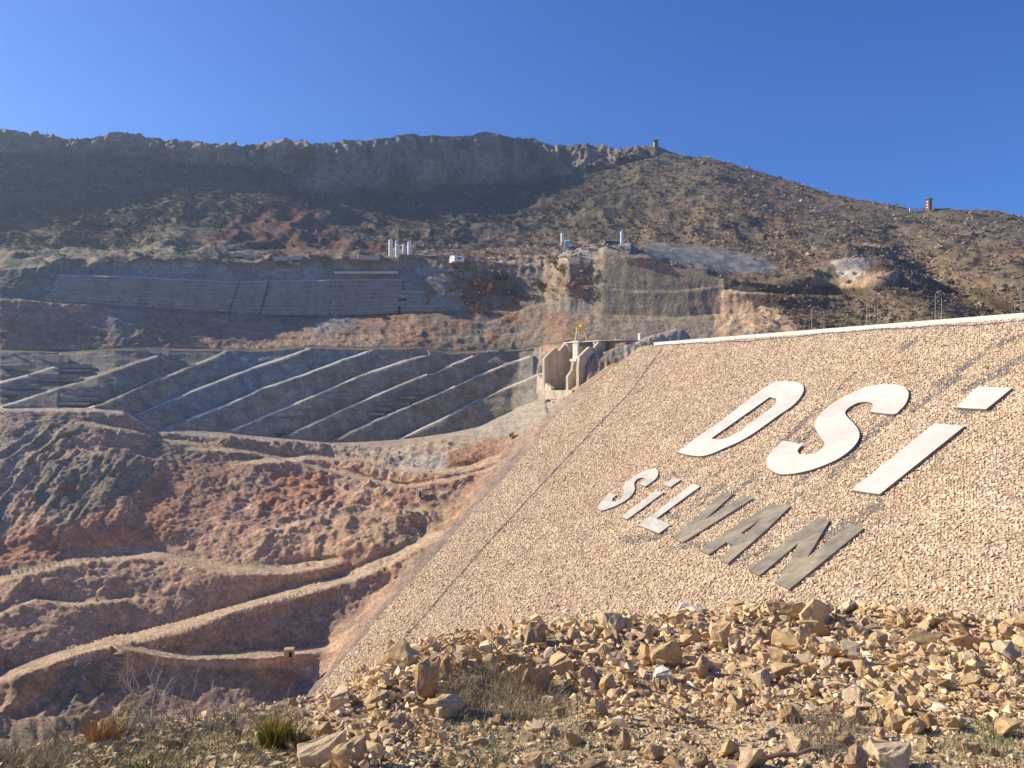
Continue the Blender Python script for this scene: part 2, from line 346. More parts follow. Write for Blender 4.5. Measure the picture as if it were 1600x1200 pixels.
# base colours (what the ground is made of, plus painted shade on the upper mountain)
def inpoly(x, y, poly):
    r = np.zeros(x.shape, bool); n = len(poly)
    for i in range(n):
        x0, y0 = poly[i]; x1, y1 = poly[(i + 1) % n]
        if y0 == y1: continue
        c = ((y0 > y) != (y1 > y)) & (x < (x1 - x0) * (y - y0) / (y1 - y0) + x0); r ^= c
    return r
wx = GX + 9 * fbm(P, 22, 4) + 4 * fbm(P, 5, 2); wy = GY + 7 * fbm(P + 300, 22, 4) + 3 * fbm(P + 80, 5, 2)
COL = np.zeros(P.shape)
def c3(*a): return np.array(a)
SCRUB = c3(.16, .122, .08); OLIVE = c3(.165, .145, .08); CLIFF = c3(.25, .20, .155); PINK = c3(.385, .265, .165); RED = c3(.33, .16, .085)
TAN = c3(.44, .31, .19); GREY = c3(.24, .235, .225); BLUEG = c3(.29, .275, .245); SHOT = c3(.31, .265, .19); BROWN = c3(.25, .175, .12); ORANGE = c3(.46, .24, .11)
def mixm(c, m): 
    global COL
    m = np.asarray(m, float)[..., None]; COL = COL * (1 - m) + np.asarray(c) * m
n1 = fbm(P, 60, 4); n2 = fbm(P + 500, 18, 4); n3 = fbm(P + 900, (12, 12, 2.5), 3)
mixm(SCRUB, np.ones_like(GX)); mixm(OLIVE, sst(-.1, .35, n1) * .8); mixm(c3(.19, .14, .10), sst(0, .4, n2) * .7)
mixm(c3(.2, .125, .09), (Bn == 2) * sst(.0, .3, n2) * .8)
mixm(c3(.08, .07, .048), (Bn <= 1) * sst(1080, 960, GX) * (.55 + .45 * sst(-.3, .2, n2)) * sst(395, 340, GY))  # mountain shadow painted into the upper ground colour, left of the lit shoulder
mixm(CLIFF, cliff * sst(-.5, .1, flute + .3 * n2)); mixm(c3(.36, .26, .18), np.clip(cliff * sst(.2, .5, n2) * .6 + outc * .9, 0, 1)); mixm(c3(.11, .09, .065), cliff * sst(-.05, .2, fbm(P + 70, (22, 22, 60), 4)) * .9 * (1 - outc))
mixm(c3(.15, .075, .055), inpoly(wx, wy, [(330,385),(360,345),(430,325),(500,345),(560,380),(640,392),(600,404),(480,404),(340,395)]))
mixm(c3(.21, .19, .12), inpoly(wx, wy, [(0,395),(200,404),(360,388),(420,398),(360,412),(250,404),(160,414),(60,420),(0,440)]) * .8)
mixm(c3(.3, .25, .17), ((Bn == 2) & (GX < 760)) * sst(.1, .4, n2) * .7)
mixm(c3(.52, .40, .26), inpoly(wx, wy, [(755,412),(780,400),(810,403),(900,412),(915,404),(880,424),(830,420),(760,420)]) * sst(-.2, .2, n2))
mixm(BLUEG * 1.1, inpoly(wx, wy, [(860,402),(885,388),(920,390),(950,386),(990,385),(1010,396),(975,402),(940,404),(880,408)]) * .85)
mixm(c3(.42, .30, .2), inpoly(wx, wy, [(1240,395),(1290,382),(1370,385),(1380,402),(1300,400)]) * sst(-.2, .2, n2))
mixm(c3(.36, .32, .27), inpoly(GX + 3 * n2, GY + 3 * n3, [(1300,420),(1340,415),(1362,430),(1340,446),(1315,446)]))
mixm(c3(.4, .28, .18), inpoly(wx, wy, [(1262,447),(1310,444),(1400,446),(1400,466),(1270,466)]) * .9)
mixm(c3(.2, .195, .18) * (1 + .5 * n2[..., None]), inpoly(GX, GY + 2 * n2, [(985,394),(1020,384),(1080,385),(1150,396),(1215,425),(1205,432),(1150,428),(1080,424),(1030,408)]))
mixm(BLUEG * .65, inpoly(GX, GY + 2 * n2, [(990,386),(1050,380),(1130,388),(1215,415),(1215,424),(1150,402),(1080,390),(1020,390)]))
# cut bands
mixm(BLUEG * .95, wallz); mixm(GREY * .7, wallz * sst(-.1, .3, n2) * .6); mixm(GREY * .9, (Bn == 3) * (GX < 110)); mixm(OLIVE * 1.3, (Bn == 3) * (GX < 110) * sst(-.2, .3, n2) * .7)
cl = ((Bn >= 3) & (Bn <= 5) & (wallz < .5)) * 1.
mixm(c3(.31, .245, .17), cl * (GX > 640) * (GX < 1130)); mixm(c3(.30, .2, .13), cl * (GX > 640) * (GX < 930) * sst(-.15, .15, n1 + .5 * n2))
mixm(c3(.12, .11, .10), cl * (GX > 640) * (GX < 1130) * sst(.05, .35, fbm(P, (9, 9, 200), 3) + .3 * n1) * .45)
mixm(GREY, cl * (GX > 830) * (GX < 930) * sst(.05, .3, n2 + .3 * flute) * .8)
mixm(BLUEG, inpoly(wx, wy, [(640,415),(700,412),(735,430),(720,470),(730,487),(640,490),(690,450)]) * .9)
mixm(c3(.2, .15, .1), inpoly(wx, wy, [(730,430),(860,432),(930,420),(900,455),(850,460),(760,500),(720,470)]) * sst(-.3, .1, n2))
mixm(c3(.30, .24, .17), inpoly(wx, wy, [(740,412),(860,420),(930,410),(900,436),(850,446),(760,436)]) * sst(-.1, .3, n2) * .8)
br = ((Bn == 5) | (Bn == 4)) * 1.
mixm(c3(.28, .19, .13), br * (GX < 660)); mixm(c3(.37, .245, .165), br * (GX < 660) * sst(-.2, .2, n1 + n2)); mixm(ORANGE * .7, br * (GX > 540) * (GX < 900) * sst(.0, .25, n2 + .3 * n1) * .6)
mixm(GREY * 1.15, br * inpoly(wx, wy, [(150,490),(190,485),(235,490),(200,540),(150,545),(120,520)]) * .55 * sst(-.3, .2, n2))
mixm(GREY * 1.2, br * inpoly(wx, wy, [(500,495),(560,495),(545,515),(500,535),(480,530)]) * .7 * sst(-.4, .1, n2))
mixm(TAN, br * inpoly(wx, wy, [(0,538),(400,540),(480,520),(600,525),(600,545),(0,552)]) * .7)
mixm(c3(.58, .40, .24), inpoly(wx, wy, [(1120,465),(1165,442),(1205,465),(1250,520),(1240,560),(1120,560)]) * (Bn > 2))
mixm(c3(.3, .22, .16), inpoly(wx, wy, [(1125,500),(1240,500),(1240,560),(1120,560)]) * sst(.0, .4, flute) * (Bn > 2) * .7)
mixm(SCRUB, (GX > 1245) * (Bn >= 3) * (Bn < 9)); mixm(OLIVE, (GX > 1180) * (Bn >= 3) * (Bn < 9) * sst(0, .3, n2) * .7)
# shotcrete slope
mixm(SHOT, slopez); mixm(SHOT * 1.35, slopez * sst(.0, .4, n1) * .7); mixm(c3(.27, .27, .25), slopez * inpoly(GX, GY, [(350,548),(590,548),(470,590),(300,655),(240,640)]))
mixm(c3(.34, .24, .18), slopez * inpoly(wx, wy, [(405,575),(450,556),(500,550),(480,562),(420,582)]) * .7)
mixm(SHOT * .7, slopez * sst(.15, .4, n3) * .45); mixm(c3(.34, .30, .25), (Bn == 7) * sst(790, 850, GX) * (GX < 930) * .9)
# eroded valley side
E_ = Em * 1.
mixm(c3(.41, .265, .17), E_); mixm(c3(.34, .225, .15), E_ * sst(-.1, .3, n1)); mixm(RED, E_ * sst(.05, .45, n2) * .35)
mixm(c3(.36, .30, .23), (Bn == 8) * (GX < 900)); mixm(c3(.36, .28, .2), E_ * inpoly(wx, wy, [(470,690),(700,680),(780,690),(700,705),(730,735),(600,740),(560,715),(450,705)]))
mixm(c3(.33, .29, .24), E_ * inpoly(wx, wy, [(590,722),(700,715),(720,735),(640,745)]) * .9)
mixm(c3(.33, .28, .215), E_ * inpoly(GX, GY, [(740,680),(790,640),(860,612),(900,610),(880,630),(830,665),(790,676)]))
mixm(c3(.235, .19, .13), E_ * inpoly(wx, wy, [(40,650),(120,645),(190,665),(320,700),(290,725),(235,745),(200,785),(130,820),(100,830),(60,790),(30,740)]) * sst(-.35, .15, n2 + .4 * gul))
mixm(c3(.26, .22, .18), E_ * inpoly(wx, wy, [(20,645),(60,645),(50,720),(30,790),(0,830),(0,680)]) * .7)
mixm(c3(.37, .19, .11), E_ * .8 * sst(-.5, 0, n2) * inpoly(wx, wy, [(120,825),(200,780),(250,740),(300,790),(300,830),(230,850),(100,880),(0,888),(0,850)]))
mixm(c3(.34, .2, .13), E_ * inpoly(wx, wy, [(250,740),(330,700),(360,720),(355,800),(300,820),(270,790)]))
mixm(c3(.37, .19, .11), E_ * sst(-.4, .1, n2) * inpoly(wx, wy, [(400,760),(450,740),(520,715),(520,770),(470,800),(400,810)]) * .85)
mixm(c3(.35, .2, .12), E_ * inpoly(wx, wy, [(700,705),(770,680),(785,700),(765,740),(700,760),(650,765),(690,735)]))
mixm(c3(.36, .25, .15), E_ * inpoly(wx, wy, [(600,810),(650,800),(700,800),(690,840),(650,880),(600,870),(560,850)]))
mixm(c3(.27, .19, .14), E_ * inpoly(wx, wy, [(440,940),(600,890),(560,980),(480,1010),(420,1010),(340,1010),(260,1000)]) * .8)
mixm(c3(.20, .155, .10), E_ * inpoly(wx, wy, [(0,1065),(120,1035),(190,1020),(230,1030),(240,1090),(200,1200),(0,1250)]) * sst(-.3, .2, n2 + .4 * gul))
mixm(c3(.23, .165, .12), E_ * inpoly(wx, wy, [(230,1035),(440,1040),(500,1060),(480,1120),(230,1150)]) * .8)
mixm(c3(.43, .32, .205), onled * (GX < bx) * E_ * .85)
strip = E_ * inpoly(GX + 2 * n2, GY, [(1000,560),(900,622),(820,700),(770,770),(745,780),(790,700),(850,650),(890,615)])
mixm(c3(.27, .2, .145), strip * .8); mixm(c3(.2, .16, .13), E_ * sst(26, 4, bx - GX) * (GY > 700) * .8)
COL *= np.where(Bn >= 8, 1.22, 1.)[..., None] * (1 + .22 * fbm(P + 40, 3, 2)[..., None])
COL = np.clip(COL, .01, .9)

mat_ground = M('hillside_scrub_ground', (.2, .2, .2), attr=True, scale=9, var=.35, bump=1.2, bscale=7)
mat_cut = M('eroded_soil_and_rock', (.2, .2, .2), attr=True, scale=5, var=.3, bump=1.3, bscale=2.2)
mat_shot = M('shotcrete', (.2, .2, .2), attr=True, scale=7, var=.25, bump=.4, bscale=3, streak=.25)
NRr, NCc = GX.shape
def band_mesh(name, r0, r1, mat, keep=None, label=None):
    idx = np.arange((r1 - r0 + 1) * NCc).reshape(-1, NCc)
    q = np.stack([idx[:-1, :-1], idx[1:, :-1], idx[1:, 1:], idx[:-1, 1:]], -1)
    if keep is not None: q = q[keep[r0:r1, :-1]]
    q = q.reshape(-1, 4); V = P[r0:r1 + 1].reshape(-1, 3); Cc = COL[r0:r1 + 1].reshape(-1, 3)
    us = np.unique(q); mp = np.zeros(len(V), np.int64); mp[us] = np.arange(len(us))
    o = mesh_np(name, V[us], mp[q], mat, Cc[us], smooth=True)
    return tag(o, label, kind='structure')
rs = np.concatenate([[0], np.cumsum(NR)])
keep = (GX < bx + 70) | (GY < 560)
band_mesh('mountain', 0, rs[3], mat_ground, label='long rocky mountain ridge with dark scrub, part painted shade, and grey cliffs under the blue sky')
band_mesh('rock_cut', rs[3], rs[7], mat_cut, keep, label='brown and grey excavated rock benches across the far bank')
band_mesh('shotcrete_slope', rs[7], rs[8], mat_shot, keep, label='dark grey sprayed concrete slope with pale diagonal berms')
shot_obj = bpy.data.objects['shotcrete_slope']
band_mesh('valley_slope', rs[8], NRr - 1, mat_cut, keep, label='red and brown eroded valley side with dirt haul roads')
# the back of the ridge and the valley bottom
br_ = [P[0]]
hd = P[0] * [1, 1, 0]; hd /= np.linalg.norm(hd, axis=1, keepdims=True)
for s_, dz in ((40, -6), (140, -60), (300, -200), (480, -480)): br_.append(P[0] + hd * s_ + np.array([0, 0, dz]))
B_ = np.array(br_); B_[-1, :, 2] = -176
idx = np.arange(B_.shape[0] * NCc).reshape(-1, NCc)
tag(mesh_np('mountain_back', B_, np.stack([idx[:-1, :-1], idx[:-1, 1:], idx[1:, 1:], idx[1:, :-1]], -1).reshape(-1, 4), mat_ground, np.tile(SCRUB, (B_.shape[0] * NCc, 1)), smooth=True), 'far side of the mountain ridge', kind='structure')
tag(mesh_np('valley_floor', [(-1900, -1900, -175), (1900, -1900, -175), (1900, 1900, -175), (-1900, 1900, -175)], [(0, 1, 2, 3)], M('valley_soil', (.3, .22, .16), scale=20)), 'brown soil at the bottom of the valley', kind='structure')
# surface lookup used to stand things on the far bank
def land(px, py):
    c = int(np.clip(np.searchsorted(colpx, px), 1, NCc - 1)); col = P[:, c]; pyv = 600 - F * col[:, 2] / col[:, 1]
    pxv = 800 + F * col[:, 0] / col[:, 1]
    r = int(np.argmin(np.abs(pyv - py) + .6 * np.abs(pxv - px))); return Vector(P[r, c].tolist())

# haze: the air of the valley
hz = MB().box((0, 0, 250), (3900, 3900, 852))
hm = bpy.data.materials.new('haze_air'); hm.use_nodes = True; hm.node_tree.nodes.clear()
ho = hm.node_tree.nodes.new('ShaderNodeOutputMaterial'); hp = hm.node_tree.nodes.new('ShaderNodeVolumePrincipled')
hp.inputs['Density'].default_value = HAZE; hp.inputs['Color'].default_value = (.55, .75, 1, 1); hp.inputs['Anisotropy'].default_value = .45
hm.node_tree.links.new(hp.outputs[0], ho.inputs['Volume']); hz = hz.build('haze', hm); tag(hz, 'thin blue haze filling the valley air', kind='stuff')

# ------------------------------------------------------------------ the dam
dam = empty('dam', tuple(P0), 'tall rockfill dam embankment faced with cream riprap, its straight crest rising to the right', 'dam')
dinv = -Vector(P0)
def dmesh(o):          # parts are modelled in world space
    o.parent = dam; o.matrix_parent_inverse = Matrix.Translation(dinv); return o
def plane_uv(Q): q = Q - P0; return q @ CR, q @ BD
def from_uv(u, v, h=0.): return P0 + np.multiply.outer(u, CR) + np.multiply.outer(v, BD) + np.multiply.outer(np.asarray(h) * np.ones_like(u), DN)
left_edge = dam_pt(BND[:, 0] + 1, BND[:, 1])
Lu, Lv = plane_uv(left_edge)
V_BOT = 330.
prof = [(u, v) for u, v in zip(Lu, Lv)] + [(Lu[-1] - 60, V_BOT), (-330, V_BOT), (-330, 0)]
top_u = Lu[0]
mat_face = M('riprap_bedding', (.44, .34, .22), scale=2.2, var=.35, bump=.4, bscale=.8, col2=(.34, .26, .18))
mb = MB(); ring = [Vector(from_uv(np.array(u), np.array(v))) for u, v in prof]
mb.prism(ring, -Vector(DN.tolist()) * 3, m=mat_face)
dmesh(mb.build('embankment_face', mat_face))
# crest platform behind the face and the far face
mb = MB(); far = P0 + CR * (top_u + 0); near = P0 + CR * -330
pl = [Vector((near + NH * 0 + np.array([0, 0, -.05])).tolist()), Vector((far + np.array([0, 0, -.05])).tolist()), Vector((far - NH * 14 + np.array([0, 0, -.05])).tolist()), Vector((near - NH * 14 + np.array([0, 0, -.05])).tolist())]
mb.prism(pl, (0, 0, -4)); dmesh(mb.build('crest_road', M('crest_gravel', (.38, .33, .27), scale=1, bump=.1)))
mb = MB(); a0 = near - NH * 14.05; a1 = far - NH * 14.05
back = [Vector(a0.tolist()), Vector(a1.tolist()), Vector((a1 - NH * 120 + np.array([0, 0, -80])).tolist()), Vector((a0 - NH * 120 + np.array([0, 0, -80])).tolist())]
mb.prism(back, (0, 0, -3)); dmesh(mb.build('downstream_face', mat_face))

# riprap stones: hulls laid tightly on the face
def hull(n, rad, seed, sub=0, rough=.0, flat=1., clip=.85):
    r = np.random.default_rng(seed); p = r.normal(size=(n, 3)); p /= np.linalg.norm(p, axis=1, keepdims=True); p *= (1 + .25 * r.random((n, 1))) if clip < 1 else r.uniform(.7, 1.2, (n, 1))
    p = np.clip(p, -clip, clip) * np.asarray(rad) * [1, 1, flat]
    bm = bmesh.new()
    for q in p: bm.verts.new(q)
    res = bmesh.ops.convex_hull(bm, input=bm.verts)
    for v in [v for v in bm.verts if not v.link_faces]: bm.verts.remove(v)
    bmesh.ops.triangulate(bm, faces=bm.faces)
    if sub:
        sharp = [e for e in bm.edges if e.calc_face_angle(0) > .3]
        bmesh.ops.bevel(bm, geom=sharp, offset=.022 * max(rad), segments=1, affect='EDGES')
        bmesh.ops.triangulate(bm, faces=bm.faces)
        bmesh.ops.subdivide_edges(bm, edges=bm.edges, cuts=1, use_grid_fill=True)
        bmesh.ops.subdivide_edges(bm, edges=[e for e in bm.edges if e.calc_length() > .3 * max(rad)], cuts=1, use_grid_fill=True)
        bmesh.ops.triangulate(bm, faces=bm.faces)
        bm.normal_update(); co = np.array([v.co[:] for v in bm.verts]); nn = np.array([v.normal[:] for v in bm.verts])
        lay = r.normal(size=3); lay /= np.linalg.norm(lay)
        d = rough * (fbm(co + seed * 7.7, .5 * max(rad), 3) + .7 * fbm(co + seed * 3.1, .16 * max(rad), 3, ridged=True)) + rough * .6 * (np.abs(((co @ lay) / (max(rad) * .33)) % 1 - .5) < .07) * -1
        for v, q in zip(bm.verts, co + nn * d[:, None]): v.co = q
    bm.verts.ensure_lookup_table()
    V = np.array([v.co[:] for v in bm.verts]); T = np.array([[v.index for v in f.verts] for f in bm.faces]); bm.free(); return V, T
def rotm(n, r, tilt=None):
    """random rotations, n x 3 x 3 (tilt limits how far they leave the z axis)"""
    a = r.random(n) * 2 * np.pi; c, s = np.cos(a), np.sin(a); Z = np.zeros((n, 3, 3)); Z[:, 0, 0] = c; Z[:, 0, 1] = -s; Z[:, 1, 0] = s; Z[:, 1, 1] = c; Z[:, 2, 2] = 1
    b = r.normal(size=n) * (tilt or 1.); c, s = np.cos(b), np.sin(b); X = np.zeros((n, 3, 3)); X[:, 0, 0] = 1; X[:, 1, 1] = c; X[:, 1, 2] = -s; X[:, 2, 1] = s; X[:, 2, 2] = c
    a = r.random(n) * 2 * np.pi; c, s = np.cos(a), np.sin(a); Y = np.zeros((n, 3, 3)); Y[:, 0, 0] = c; Y[:, 0, 1] = -s; Y[:, 1, 0] = s; Y[:, 1, 1] = c; Y[:, 2, 2] = 1
    return Z @ X @ Y
def scatter(protos, pos, rot, scale, base=None, cols=None):
    """joined copies of small hulls: returns vertices, triangles, colours"""
    VV = []; TT = []; CC = []; off = 0; n = len(pos); which = np.arange(n) % len(protos)
    for k, (V, T) in enumerate(protos):
        i = np.nonzero(which == k)[0]
        if not len(i): continue
        Q = V[None] * scale[i][:, None, :]; Q = np.einsum('nij,nvj->nvi', rot[i], Q)
        if base is not None: Q = Q @ base.T
        Q = Q + pos[i][:, None, :]
        VV.append(Q.reshape(-1, 3)); TT.append((T[None] + (np.arange(len(i)) * len(V))[:, None, None] + off).reshape(-1, 3)); off += len(i) * len(V)
        if cols is not None: CC.append(np.repeat(cols[i], len(V), 0))
    return np.concatenate(VV), np.concatenate(TT), (np.concatenate(CC) if cols is not None else None)
def proj(Q): return 800 + F * Q[..., 0] / Q[..., 1], 600 - F * Q[..., 2] / Q[..., 1]
sp = .79
uu, vv_ = np.meshgrid(np.arange(-190, top_u + 5, sp), np.arange(.4, 262, sp * .87))
uu = uu + (np.arange(uu.shape[0]) % 2)[:, None] * sp / 2
uu = (uu + rng.uniform(-.2, .2, uu.shape)).ravel(); vv_ = (vv_ + rng.uniform(-.2, .2, vv_.shape)).ravel()
Q = from_uv(uu, vv_); qx, qy = proj(Q)
ledge_y = np.interp(qx, [300, 490, 600, 800, 1000, 1300, 1600, 1900], [1130, 1095, 1060, 1010, 990, 985, 1010, 1060])
ok = (Q[:, 1] > 60) & (qx > bnd_x(qy) + 1) & (qx < 1690) & (qy < ledge_y + 85) & (qy < 1190)
uu, vv_, Q, qx, qy = uu[ok], vv_[ok], Q[ok], qx[ok], qy[ok]
n = len(uu)
# colour: cream limestone, some orange, grey in the drag marks that run up from the letters
tone = rng.normal(0, .10, n) + .16 * fbm(Q, 9, 3) 
colr = np.array([.66, .515, .345])[None] * (1 + tone)[:, None]
o_ = rng.random(n) < .06 + .10 * sst(0, .4, fbm(Q + 300, 22, 3)); colr[o_] = np.array([.60, .36, .20]) * (1 + tone[o_, None])
pk = rng.random(n) < .25; colr[pk] *= [1.0, .95, .89]
wt = rng.random(n) < .12; colr[wt] = np.array([.68, .56, .42]) * (1 + .5 * tone[wt, None])
STREAK = [((1375,790),(1290,840),7),((1510,650),(1540,615),6),((1600,560),(1510,610),5),((1500,590),(1428,640),4),((1460,605),(1530,560),4),((1400,650),(1330,700),5),((1345,700),(1300,745),4),
          ((1330,590),(1300,620),3),((1290,660),(1250,690),5),((1270,650),(1215,700),4),((1150,770),(1185,745),4),((1240,760),(1270,735),4),((1230,790),(1255,770),4),((1375,785),(1325,830),8),((1040,835),(975,845),6),
          ((1110,850),(1040,860),3),((1060,810),(1040,800),5),((1130,760),(1095,780),4),((1600,525),(1560,540),4),((1530,560),(1590,510),3),((1200,860),(1150,880),3),((1410,545),(1430,530),4),((1555,640),(1505,640),4)]
sm = np.zeros(n)
jx, jy = qx + 5 * fbm(Q, 3, 2), qy + 4 * fbm(Q + 50, 3, 2)
for (x0, y0), (x1, y1), wd in STREAK:
    t = np.clip(((jx - x0) * (x1 - x0) + (jy - y0) * (y1 - y0)) / ((x1 - x0) ** 2 + (y1 - y0) ** 2), 0, 1)
    sm = np.maximum(sm, (np.hypot(jx - x0 - t * (x1 - x0), jy - y0 - t * (y1 - y0)) < wd) * 1.)
g = (sm > 0) & (rng.random(n) < .85); colr[g] = np.array([.25, .235, .215]) * (1 + tone[g, None])
colr = np.clip(colr, .03, .85)
size = np.clip(rng.lognormal(0, .20, n), .6, 1.7)[:, None] * np.stack([rng.uniform(.44, .60, n), rng.uniform(.37, .50, n), rng.uniform(.20, .29, n)], -1)
size[g] *= .75
Bm = np.stack([CR, BD, DN], -1)
st_protos = [hull(8, (1, 1, 1), 100 + k) for k in range(14)]
mat_rip = M('riprap_limestone', (.5, .4, .3), attr=True, scale=.5, var=.18, bump=.06, bscale=.3)
dist = np.hypot(Q[:, 0], Q[:, 1]); vis = (qx > 0) & (qx < 1600) & (qy < ledge_y[ok] - 20)
order = np.argsort(np.where(vis, dist / size[:, 0], 1e9)); near_i = order[:280]; rest = order[280:]
pos = Q + DN * rng.uniform(.0, .16, n)[:, None]; R_ = rotm(n, rng, .35)
V, T, Cc = scatter(st_protos, pos[rest], R_[rest], size[rest], Bm, colr[rest])
dmesh(tag(mesh_np('riprap', V, T, mat_rip, Cc), kind='stuff'))
st_me = []
for k, (V, T) in enumerate(st_protos):
    for j, cc in enumerate(((.60, .43, .27), (.52, .36, .22), (.66, .52, .37), (.50, .29, .15))):
        st_me.append(mesh_np('stone', V, T, mat_rip, np.tile(cc, (len(V), 1)), link=False))
for a, i in enumerate(near_i):
    o = bpy.data.objects.new('stone', random.choice(st_me)); C.objects.link(o); dmesh(o)
    Mx = Matrix((Bm @ R_[i]).tolist()).to_4x4() @ Matrix.Diagonal((*size[i], 1)); Mx.translation = Vector(pos[i].tolist()); o.matrix_basis = Mx

# ------------------------------------------------------------------ the letters laid on the face
mat_marble = M('white_marble_cladding', (.66, .62, .54), rough=.6, var=.08, scale=5, col2=(.57, .54, .47), bump=.01)
mat_lgrey = M('pale_grey_cladding', (.56, .53, .46), rough=.7, var=.2, scale=2.5, col2=(.45, .43, .37), stretch=(1, .4, 1))
mat_dgrey = M('weathered_grey_cladding', (.31, .265, .19), rough=.75, var=.32, scale=2.2, col2=(.22, .195, .155), stretch=(.5, 1.4, 1))
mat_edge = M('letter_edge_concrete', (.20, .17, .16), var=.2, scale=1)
mat_seam = M('seam_mortar', (.52, .49, .45), var=.1)
def smooth(pts, n=3, flags=None):
    out = []; N = len(pts)
    for i in range(N):
        p0, p1, p2, p3 = (Vector(pts[(i + k) % N]) for k in (-1, 0, 1, 2)); out.append(tuple(p1))
        c1 = (p1 - p0).normalized().dot((p2 - p1).normalized()) > .72; c2 = (p2 - p1).normalized().dot((p3 - p2).normalized()) > .72
        if not (c1 or c2): continue
        m0 = (p2 - p0) / 2 if c1 else (p2 - p1); m1 = (p3 - p1) / 2 if c2 else (p2 - p1)
        for k in range(1, n):
            t = k / n; out.append(tuple((2*t**3 - 3*t**2 + 1) * p1 + (t**3 - 2*t**2 + t) * m0 + (-2*t**3 + 3*t**2) * p2 + (t**3 - t**2) * m1))
    return out
def zz(ox, oy, k, pts): return [(ox + x / k, oy + y / k) for x, y in pts]
def letter(label, polys, mat, h=.95, th=.75, name='letter', seams=()):
    """polys: list of (part name, outline, holes) in photo points on the raised top face"""
    allp = np.array([p for _, o, _ in polys for p in o]); c = dam_pt(allp[:, 0].mean(), allp[:, 1].mean(), 0)
    e = empty(name, tuple(c), label, 'letter', 'letters laid out on the dam face')
    for nm, out, holes in polys:
        mb = MB(); top = [Vector(dam_pt(x, y, h).tolist()) - Vector(c) for x, y in out]; hs = [[Vector(dam_pt(x, y, h).tolist()) - Vector(c) for x, y in q] for q in holes]
        mb.prism(top, -Vector(DN.tolist()) * th, holes=hs)
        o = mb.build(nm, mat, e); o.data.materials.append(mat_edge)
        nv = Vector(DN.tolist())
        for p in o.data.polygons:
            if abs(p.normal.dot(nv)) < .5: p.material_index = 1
    for (x0, y0, x1, y1) in seams:
        mb = MB(); a = Vector(dam_pt(x0, y0, h + .012).tolist()) - Vector(c); b = Vector(dam_pt(x1, y1, h + .012).tolist()) - Vector(c)
        s_ = (b - a).normalized().cross(Vector(DN.tolist())) * .09
        mb.prism([a - s_, b - s_, b + s_, a + s_], -Vector(DN.tolist()) * .01); mb.build('seam', mat_seam, e)
    return e
k1 = 20 / 3
letter('large white letter D on the dam face, leftmost of the three big letters', [('slab', smooth(zz(1040, 580, k1, [(120,842),(370,655),(600,500),(900,265),(1100,125),(1165,104),(1250,104),(1350,112),(1405,130),(1435,158),(1438,195),(1422,238),(1380,300),(1300,375),(1180,455),(1050,550),(900,655),(750,740),(600,805),(500,850),(400,880),(310,882),(200,865)])),
    [smooth(zz(1040, 580, k1, [(475,700),(1085,268),(1150,283),(1150,320),(1100,380),(950,490),(800,600),(680,675),(600,705),(540,712)]))])], mat_marble,
    seams=[(1095,684,1108,687),(1130,690,1144,692),(1158,639,1172,641),(1214,619,1250,621),(1168,640,1170,640.3)])
k2 = 1600 / 260
letter('large white letter S in the middle of the big word on the dam face', [('slab', smooth(zz(1180, 580, k2, [(258,668),(350,680),(462,710),(430,730),(405,765),(422,795),(480,802),(560,790),(630,752),(672,700),(645,655),(600,590),(570,530),(575,480),(610,430),(700,340),(820,265),(960,190),(1100,145),(1220,125),(1320,125),(1400,140),(1450,165),(1474,205),(1468,260),(1440,320),(1390,372),(1330,412),(1100,388),(1132,340),(1125,308),(1065,293),(980,305),(900,350),(868,385),(868,415),(900,455),(950,505),(990,560),(1003,610),(990,660),(950,720),(880,785),(780,850),(680,895),(560,940),(420,975),(300,990),(220,985),(150,950),(108,900),(108,850),(140,790),(200,730)])), [])], mat_marble,
    seams=[(1210,703,1245,709),(1262,712,1295,717),(1288,684,1336,689),(1282,649,1302,653),(1352,627,1410,628)])
k3 = 1600 / 280
letter('large white dotted letter I on the dam, rightmost of the big letters', [('stem', zz(1320, 580, k3, [(60,1060),(800,465),(1072,487),(310,1097),(200,1083)]), []), ('dot', zz(1320, 580, k3, [(985,322),(1185,138),(1497,146),(1262,338),(1120,332)]), [])], mat_marble,
    seams=[(1377,729,1412,735),(1417,696,1452,702)])
letter('small pale grey letter S at the start of the lower word on the dam face', [('slab', smooth(zz(920, 710, 8, [(260,478),(345,508),(300,545),(290,578),(330,590),(390,560),(425,510),(432,450),(430,400),(470,350),(560,280),(680,210),(790,178),(840,178),(868,205),(866,250),(840,300),(780,350),(705,400),(640,374),(690,320),(700,300),(672,290),(620,300),(575,340),(568,380),(575,430),(550,490),(480,560),(400,610),(280,665),(160,700),(115,685),(118,645),(160,590),(210,530)])), [])], mat_lgrey, .8, .6)
letter('small pale grey dotted letter I after the S in the lower word', [('stem', zz(920, 710, 8, [(400,780),(830,450),(935,475),(478,812)]), []), ('dot', zz(920, 710, 8, [(930,380),(1060,290),(1150,315),(1022,408)]), [])], mat_lgrey, .8, .6)
letter('small pale grey letter L in the lower word on the dam face', [('slab', zz(920, 710, 8, [(620,885),(1300,362),(1395,397),(845,800),(1020,880),(875,985)]), [])], mat_lgrey, .8, .6)
k5 = 1600 / 220
letter('weathered grey-brown letter V in the lower word on the dam face', [('slab', zz(1030, 750, k5, [(150,655),(500,350),(720,135),(845,152),(508,457),(960,172),(1068,207),(265,710)]), [])], mat_dgrey, .8, .6)
letter('weathered grey-brown letter A between V and N on the dam face', [('slab', zz(1030, 750, k5, [(470,800),(700,620),(1270,270),(1490,297),(1200,580),(780,945),(690,905),(850,735),(760,708),(560,845)]), [zz(1030, 750, k5, [(925,605),(1150,445),(985,612)])])], mat_dgrey, .8, .6)
